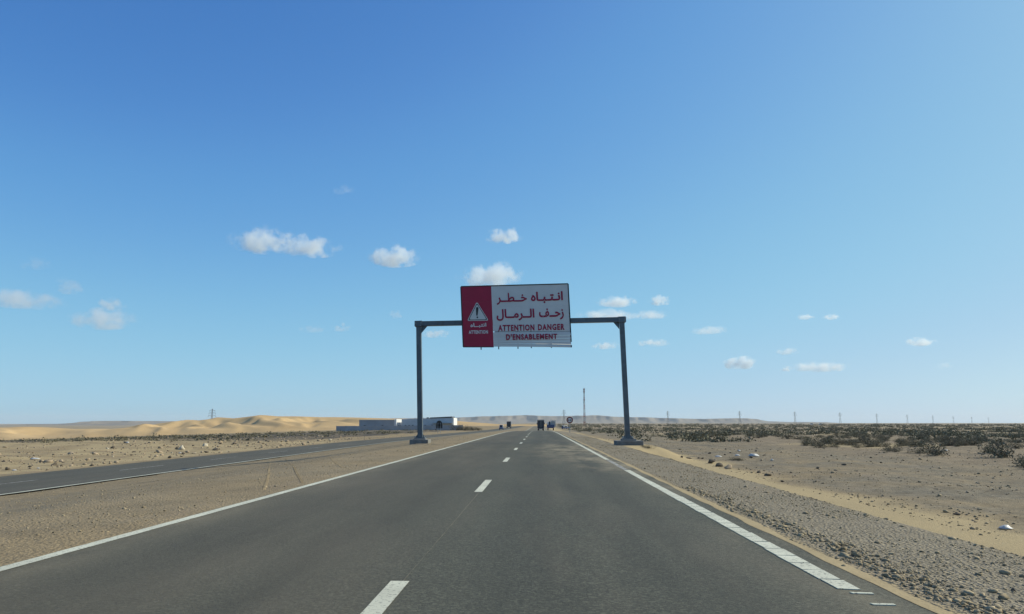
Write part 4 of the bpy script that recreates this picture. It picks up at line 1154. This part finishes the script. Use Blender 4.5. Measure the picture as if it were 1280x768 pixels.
# ------------------------------------------------------------------ litter
def litter(px, py, w_px, h_k, label, seed, name='plastic_bag', cat='bag', mat='plastic'):
    p = on_land(px, py); w = w_px / FPX * p.y
    r = np.random.default_rng(seed); n = 11
    U, W = np.meshgrid(np.linspace(-1, 1, n), np.linspace(-1, 1, n))
    rad = np.maximum(np.abs(U), np.abs(W)) / np.maximum(np.hypot(U, W), 1e-6)
    X = U * rad * w / 2 * (1 + 0.3 * (fbm(U * 2 + seed, W * 2, 2) - 0.5)); Y = W * rad * w * 0.4
    Z = (1 - np.hypot(X / (w / 2), Y / (w * 0.4)).clip(0, 1) ** 2) * w * h_k * (0.5 + 1.1 * fbm(U * 1.8 + seed * 3, W * 1.8, 3)) + 0.01
    V = np.stack([X.ravel(), Y.ravel(), Z.ravel()], 1); i = np.arange(n * n).reshape(n, n)
    F = np.stack([i[:-1, :-1].ravel(), i[:-1, 1:].ravel(), i[1:, 1:].ravel(), i[1:, :-1].ravel()], 1)
    o = obj(name, mesh_np(name, V, F), M[mat]); o.location = (p.x, p.y, landz(p.x, p.y) + 0.005)
    m = o.modifiers.new('thickness', 'SOLIDIFY'); m.thickness = 0.006
    tag(o, label, cat, 'litter by the road')
litter(1257, 661.5, 16, 0.2, 'crumpled white plastic bag on the sand strip at the right edge', 3)
litter(44, 574, 12, 0.12, 'flat white plastic sheet on the sand at the far left', 5, 'plastic_sheet', 'plastic sheet')
litter(18, 588.5, 6, 0.2, 'small white plastic scrap at the left edge by the carriageway', 8, 'plastic_scrap', 'scrap')
litter(48, 586, 4, 0.25, 'small white scrap just beyond the left carriageway', 9, 'plastic_scrap', 'scrap')
litter(159, 554, 5, 0.35, 'white scrap at the edge of the dark scrub band on the left', 12, 'plastic_scrap', 'scrap')
litter(225, 567, 4, 0.3, 'white scrap below the largest pale boulder', 13, 'plastic_scrap', 'scrap')
litter(942, 570.5, 14, 0.2, 'long white plastic sheet beside the green clump on the right plain', 17, 'plastic_sheet', 'plastic sheet')
litter(922, 570, 7, 0.25, 'white bag lying behind the green clump on the right plain', 19)
litter(898, 571.5, 9, 0.14, 'pale plastic sheet left of the green clump on the right plain', 21, 'plastic_sheet', 'plastic sheet')
litter(924, 564.5, 4, 0.4, 'small white bag on the plain above the green clump', 23)
litter(965, 576, 4, 0.4, 'small white bag on the plain right of the long white sheet', 24)
litter(1181, 563.5, 9, 0.12, 'flat pale sheet lying between shrubs on the right plain', 27, 'plastic_sheet', 'plastic sheet')

# ------------------------------------------------------------------ shrubs
def shrub_arrays(seed, nleaf, ntwig, leaf):
    r = np.random.default_rng(seed)
    # lobes give the dome an uneven outline
    lobes = [(r.normal(0, 0.38), r.normal(0, 0.38), r.uniform(0.12, 0.34), r.uniform(0.34, 0.6)) for _ in range(6)]
    V = []; F = []
    for k in range(nleaf):
        cx, cy, cz, rad = lobes[r.integers(6)]
        d = r.normal(size=3); d /= np.linalg.norm(d); q = rad * r.random() ** 0.45
        c = np.array([cx, cy, cz]) + d * q * np.array([1, 1, 0.95]); c[2] = abs(c[2]) + 0.02
        a = r.normal(size=3); a /= np.linalg.norm(a); b = np.cross(a, r.normal(size=3)); b /= np.linalg.norm(b)
        s = leaf * r.uniform(0.5, 1.4); e = s * r.uniform(0.25, 0.6)
        n = len(V); V += [c - a * s, c - b * e, c + a * s, c + b * e]; F.append((n, n + 1, n + 2, n + 3))
    TV = []; TF = []
    for k in range(ntwig):
        cx, cy, cz, rad = lobes[r.integers(6)]
        p = np.array([r.normal(0, 0.08), r.normal(0, 0.08), 0]); d = r.normal(size=3); d[2] = abs(d[2]); d /= np.linalg.norm(d)
        e = np.array([cx, cy, cz]) + d * rad * 1.08
        m = (p + e) / 2 + r.normal(0, 0.06, 3)
        prev = None
        for pt, w in ((p, 0.016), (m, 0.011), (e, 0.004)):
            n = len(TV)
            for t in range(3): TV.append(pt + np.array([math.cos(t * 2.09) * w, math.sin(t * 2.09) * w, 0]))
            if prev is not None:
                for t in range(3):
                    u = (t + 1) % 3; TF.append((prev + t, prev + u, n + u, n + t))
            prev = n
    return np.array(V), np.array(F), np.array(TV), np.array(TF)

PROTO = []
for i in range(6):
    V, F, TV, TF = shrub_arrays(100 + i, 720, 40, 0.046)
    a = mesh_np('foliage', V, F); a.materials.append(M['leaf']); b = mesh_np('stems', TV, TF); b.materials.append(M['twig'])
    a2 = a.copy(); a2.materials.clear(); a2.materials.append(M['leaf_green'])
    PROTO.append((a, b, a2))
SHR_POS = []
def shrub(x, y, w, h, label, group='desert shrubs on the right plain', green=False, cat='shrub', name='desert_shrub'):
    k = random.randrange(6); t = empty(name, (x, y, landz(x, y) - 0.03), random.uniform(0, 6.28))
    f = bpy.data.objects.new('foliage', PROTO[k][2 if green else 0]); link(f, t); s = bpy.data.objects.new('stems', PROTO[k][1]); link(s, t)
    f['kind'] = 'stuff'; s['kind'] = 'stuff'
    t.scale = (w / 1.45, w / 1.45, h / 0.82); tag(t, label, cat, group); SHR_POS.append((x, y, w)); return t
def shrub_px(px, py, w_px, h_px, label, **kw):
    p = on_land(px, py); return shrub(p.x, p.y, w_px / FPX * p.y, h_px / FPX * p.y, label, **kw)

for a in [(1254, 572, 44, 24, 'largest spreading shrub, at the right edge before the scrub plain'),
          (1172, 569, 42, 18, 'broad dark shrub behind the flat pale sheet on the right plain'),
          (1217, 557, 26, 13, 'rounded shrub between the two broadest ones on the right'),
          (1240, 566, 22, 12, 'small shrub touching the left side of the largest one'),
          (1026, 558, 30, 14, 'dark rounded shrub left of the grey one, nearest the bare plain'),
          (1046, 556, 20, 11, 'paler shrub leaning on the dark rounded one on the right plain'),
          (1086, 556, 22, 11, 'grey rounded shrub standing alone on the sand, third from the bare plain'),
          (1126, 556, 20, 10, 'low shrub half way between the lone grey shrub and the broad dark one'),
          (1153, 549, 22, 11, 'upright shrub behind the broad dark one'),
          (1070, 547, 15, 9, 'dark shrub behind and left of the lone grey one'),
          (1042, 541, 14, 8, 'small nearly black shrub in the middle of the scrub plain'),
          (1196, 553, 20, 10, 'shrub just left of the rounded one near the right edge'),
          (1148, 567, 18, 8, 'low shrub at the left end of the broad dark one'),
          (1120, 565, 14, 6, 'flat shrub at the edge of the bare plain below the low one'),
          (1272, 561, 22, 12, 'shrub cut by the right edge behind the largest one'),
          (984, 549, 14, 8, 'lone dark shrub on the left part of the scrub plain'),
          (952, 547, 12, 7, 'small dark shrub left of the lone one on the scrub plain')]:
    shrub_px(*a)
shrub_px(917, 575.5, 12, 5, 'low green clump among white litter on the right plain', green=True)
shrub_px(925, 576, 8, 4.5, 'small green tuft at the right of the clump among white litter', green=True)
shrub_px(811, 560.5, 12, 5, 'dead twiggy clump in front of the right gantry footing')
shrub_px(803, 558.5, 6, 3, 'small dead tuft touching the right gantry footing')
# the rest that show largest
cnt = 0
while cnt < 255:
    y = 36 * (165 / 36) ** (random.random() ** 1.25); x = 24 + (random.random() ** 0.8) * (y * 0.68 - 10)
    if x < 24 + 4 * random.random() or x / y > 0.70: continue
    c = float(fbm(np.array([x * 0.06]), np.array([y * 0.06]), 3)[0])
    if c < random.uniform(0.38, 0.62): continue
    w = random.uniform(0.5, 1.6) * (1.3 if random.random() < 0.12 else 1)
    if any((x - a) ** 2 + (y - b) ** 2 < (0.33 * (w + c2)) ** 2 for a, b, c2 in SHR_POS): continue
    shrub(x, y, w, w * random.uniform(0.38, 0.62), 'low grey brown desert shrub in the scrub on the right plain'); cnt += 1

def far_scrub(name, xs, ys, ws, hs, label, mat):
    VV = []; FF = []; off = 0
    protos = [shrub_arrays(300 + i, 46, 1, 0.17)[:2] for i in range(5)]
    zs = land(xs, ys)
    for x, y, z, w, h in zip(xs, ys, zs, ws, hs):
        V, F = protos[random.randrange(5)]; c, s = math.cos(x * 7.1), math.sin(x * 7.1)
        P = np.stack([(V[:, 0] * c - V[:, 1] * s) * w / 1.6 + x, (V[:, 0] * s + V[:, 1] * c) * w / 1.6 + y, V[:, 2] * h / 0.85 + z - 0.05], 1)
        VV.append(P); FF.append(F + off); off += len(V)
    o = obj(name, mesh_np(name, np.concatenate(VV), np.concatenate(FF)), mat); tag(o, label, None, None, 'stuff')
n = 8600; ys = 95 * (1700 / 95) ** RNG.random(n); xs = 11 + RNG.random(n) * (ys * 0.72)
nz = fbm(xs * 0.05, ys * 0.03, 4); keep = nz > RNG.uniform(0.37, 0.64, n); keep &= (xs > 12 + 12 * RNG.random(n)); xs, ys = xs[keep], ys[keep]
w = RNG.uniform(0.8, 2.4, len(xs)) * np.interp(ys, [60, 600, 1700], [0.9, 1.6, 2.6])
far_scrub('far_scrub', xs, ys, w, w * RNG.uniform(0.35, 0.6, len(xs)), 'mass of far dark scrub covering the right plain to the horizon', M['leaf'])
n = 1900; ys = RNG.uniform(112, 300, n); xs = -30 - RNG.random(n) * (ys * 0.75)
nz = fbm(xs * 0.03 + 5, ys * 0.05, 4); keep = (nz > RNG.uniform(0.38, 0.6, n)) & (xs / ys > -0.75) & (xs < -36 - 0.12 * np.maximum(0, 200 - ys)) ; xs, ys = xs[keep], ys[keep]
w = RNG.uniform(0.8, 2.2, len(xs))
far_scrub('far_scrub', xs, ys, w, w * RNG.uniform(0.3, 0.5, len(xs)), 'dark band of low scrub between the sand and the dunes on the left', M['leaf'])

# bushes at the right end of the compound wall
for (px, w, h, lb) in ((572, 14, 7, 'grey green bush at the right end of the compound wall'), (581, 11, 6.5, 'taller middle bush of the row right of the compound wall'), (591, 10, 5.5, 'third bush of the row right of the compound wall'), (598, 8, 4.5, 'last low bush of the row right of the compound wall')):
    d = 296; p = at(px, HZY, d); shrub(p.x, d, w / FPX * d * 1.15, h / FPX * d * 1.1, lb, group='bushes by the compound', green=True, cat='bush', name='bush')
for (px, py, w, h, lb) in ((700, 531.5, 5, 3, 'tiny bush beyond the parked car'), (735, 536.3, 16, 4.5, 'dark low bush under the radio mast')):
    shrub_px(px, py + 3, w, h, lb, group='bushes by the road')

# ------------------------------------------------------------------ clouds
def make_cloud_mat():
    m = bpy.data.materials.new('cloud_vapour'); m.use_nodes = True
    t = m.node_tree; n = t.nodes; l = t.links; n.clear()
    out = n.new('ShaderNodeOutputMaterial'); vol = n.new('ShaderNodeVolumePrincipled')
    l.new(vol.outputs[0], out.inputs['Volume'])
    vol.inputs['Color'].default_value = (0.94, 0.98, 1, 1); vol.inputs['Anisotropy'].default_value = 0.32
    tc = n.new('ShaderNodeTexCoord'); oi = n.new('ShaderNodeObjectInfo')
    sep = n.new('ShaderNodeSeparateColor'); l.new(oi.outputs['Color'], sep.inputs[0])
    geo = n.new('ShaderNodeNewGeometry')
    def mth(op, a, b=0.0, clamp=False):
        k = n.new('ShaderNodeMath'); k.operation = op; k.use_clamp = clamp
        for i, v in enumerate((a, b)):
            if hasattr(v, 'is_linked'): l.new(v, k.inputs[i])
            else: k.inputs[i].default_value = v
        return k.outputs[0]
    ln = n.new('ShaderNodeVectorMath'); ln.operation = 'LENGTH'; l.new(tc.outputs['Object'], ln.inputs[0])
    sc = n.new('ShaderNodeVectorMath'); sc.operation = 'SCALE'; l.new(geo.outputs['Position'], sc.inputs[0]); l.new(mth('MULTIPLY', sep.outputs[1], 0.02), sc.inputs['Scale'])
    nz = n.new('ShaderNodeTexNoise'); nz.inputs['Scale'].default_value = 1.0; nz.inputs['Detail'].default_value = 6; nz.inputs['Roughness'].default_value = 0.62
    l.new(sc.outputs[0], nz.inputs['Vector'])
    fall = mth('SUBTRACT', 1.0, ln.outputs['Value'])                      # 1 in the middle, 0 at the hull
    d = mth('ADD', mth('MULTIPLY', fall, 1.3), mth('MULTIPLY', mth('SUBTRACT', nz.outputs['Fac'], 0.5), 4.6))
    d = mth('SUBTRACT', d, 0.40)
    d = mth('MULTIPLY', d, 1.5, True)
    edge = mth('MULTIPLY', fall, 3.0, True)
    d = mth('MULTIPLY', mth('MULTIPLY', d, edge), sep.outputs[0])
    l.new(d, vol.inputs['Density'])
    return m
M['cloud'] = make_cloud_mat()

def cloud_mesh(seed, lump):
    r = np.random.default_rng(seed); V, F = icosphere(3)
    k = np.ones(len(V))
    for _ in range(9):
        a = r.normal(size=3); a /= np.linalg.norm(a); k += lump * r.uniform(-1, 1) * np.exp(-((1 - V @ a) / 0.25))
    V = V * np.clip(k, 0.6, 1.35)[:, None]
    V[:, 2] = np.where(V[:, 2] < 0, V[:, 2] * 0.55, V[:, 2])
    me = mesh_np('cloud', V, np.array(F), True)
    return me
CLOUDS = [  # photo x, y, width, height, strength, label
    (331, 299, 90, 42, 1.0, 'brightest white cumulus cloud, left half of the pair at the upper left'),
    (385, 306, 86, 35, 0.9, 'white cloud forming the right half of the pair at the upper left'),
    (492, 320, 66, 34, 1.0, 'rounded white cloud midway between the pair and the sign'),
    (630, 294, 52, 24, 0.8, 'small white cloud high above the sign'),
    (612, 342, 88, 36, 1.0, 'white cloud just above the top edge of the sign'),
    (22, 373, 118, 26, 0.6, 'flat white cloud cut by the left edge'),
    (128, 398, 92, 32, 0.55, 'wide pale cloud low at the left'),
    (138, 380, 44, 20, 0.35, 'thin veil on top of the wide pale cloud at the left'),
    (86, 357, 44, 24, 0.17, 'faint cloud between the left edge cloud and the pair'),
    (45, 328, 44, 22, 0.07, 'very faint wisp highest at the far left'),
    (430, 237, 34, 16, 0.07, 'faint wisp alone high above the pair of clouds'),
    (771, 377, 58, 18, 0.8, 'small white cloud right of the sign, upper one'),
    (824, 375, 32, 17, 0.7, 'small white tuft right of the upper cloud beside the sign'),
    (762, 394, 88, 16, 0.85, 'long white cloud resting on the right arm of the gantry'),
    (812, 393, 56, 13, 0.6, 'flat cloud above the top of the right gantry post'),
    (757, 432, 38, 11, 0.5, 'small pale cloud under the right arm of the gantry'),
    (817, 428, 50, 11, 0.5, 'small flat cloud just right of the right gantry post'),
    (925, 453, 48, 21, 0.9, 'white cloud with a stepped base low on the right'),
    (1026, 458, 72, 15, 0.9, 'longest white cloud low on the right'),
    (983, 461, 18, 8, 0.5, 'tiny tuft left of the longest low cloud'),
    (984, 439, 32, 10, 0.4, 'thin streak above the tiny tuft low on the right'),
    (1152, 427, 40, 14, 0.75, 'small white cloud farthest right'),
    (887, 413, 52, 12, 0.4, 'thin streak of cloud right of the gantry'),
    (1007, 396, 24, 9, 0.4, 'left of two tiny tufts high on the right'),
    (1039, 396, 24, 9, 0.45, 'right of two tiny tufts high on the right'),
    (544, 417, 44, 12, 0.45, 'pale cloud under the left arm of the gantry'),
    (392, 411, 40, 11, 0.14, 'faint streak left of the left gantry post'),
    (427, 409, 26, 14, 0.2, 'faint tuft at the right end of the streak left of the gantry'),
    (495, 393, 22, 15, 0.15, 'faint tuft just left of the top of the left gantry post'),
    (1181, 457, 22, 9, 0.15, 'faint tiny cloud low at the right edge'),
]
def cloud(i, px, py, w, h, k, lb):
    el = math.atan((HZY - py) / FPX); d = 1300.0 / math.tan(el)
    c = at(px, py + h * 0.10, d)
    W = 1.12 * w / FPX * d / 2; Hh = 1.12 * h / FPX * d / 2
    o = obj('cloud', cloud_mesh(500 + i, 0.22), M['cloud'])
    o.location = c; o.scale = (W, W * 0.7, Hh * 1.12); o.rotation_euler = (0, 0, random.uniform(-0.3, 0.3))
    o.color = (k * 5.2 / (W * 1.5), 50.0 / (0.62 * (W * Hh) ** 0.5) , 0, 1)
    tag(o, lb, 'cloud', 'small fair weather clouds')
for i, c in enumerate(CLOUDS): cloud(i, *c)

# ------------------------------------------------------------------ desert haze
hz = MB().box(-12900, 12900, -60, 14300, -22, 125)
hm = bpy.data.materials.new('haze_air'); hm.use_nodes = True
hn = hm.node_tree.nodes; hn.clear()
ho = hn.new('ShaderNodeOutputMaterial'); hv = hn.new('ShaderNodeVolumePrincipled')
hv.inputs['Color'].default_value = (0.86, 0.93, 1.0, 1); hv.inputs['Density'].default_value = 4.5e-5; hv.inputs['Anisotropy'].default_value = 0.1
hm.node_tree.links.new(hv.outputs[0], ho.inputs['Volume'])
tag(hz.build('haze', hm), 'thin pale haze over the far desert', None, None, 'stuff')
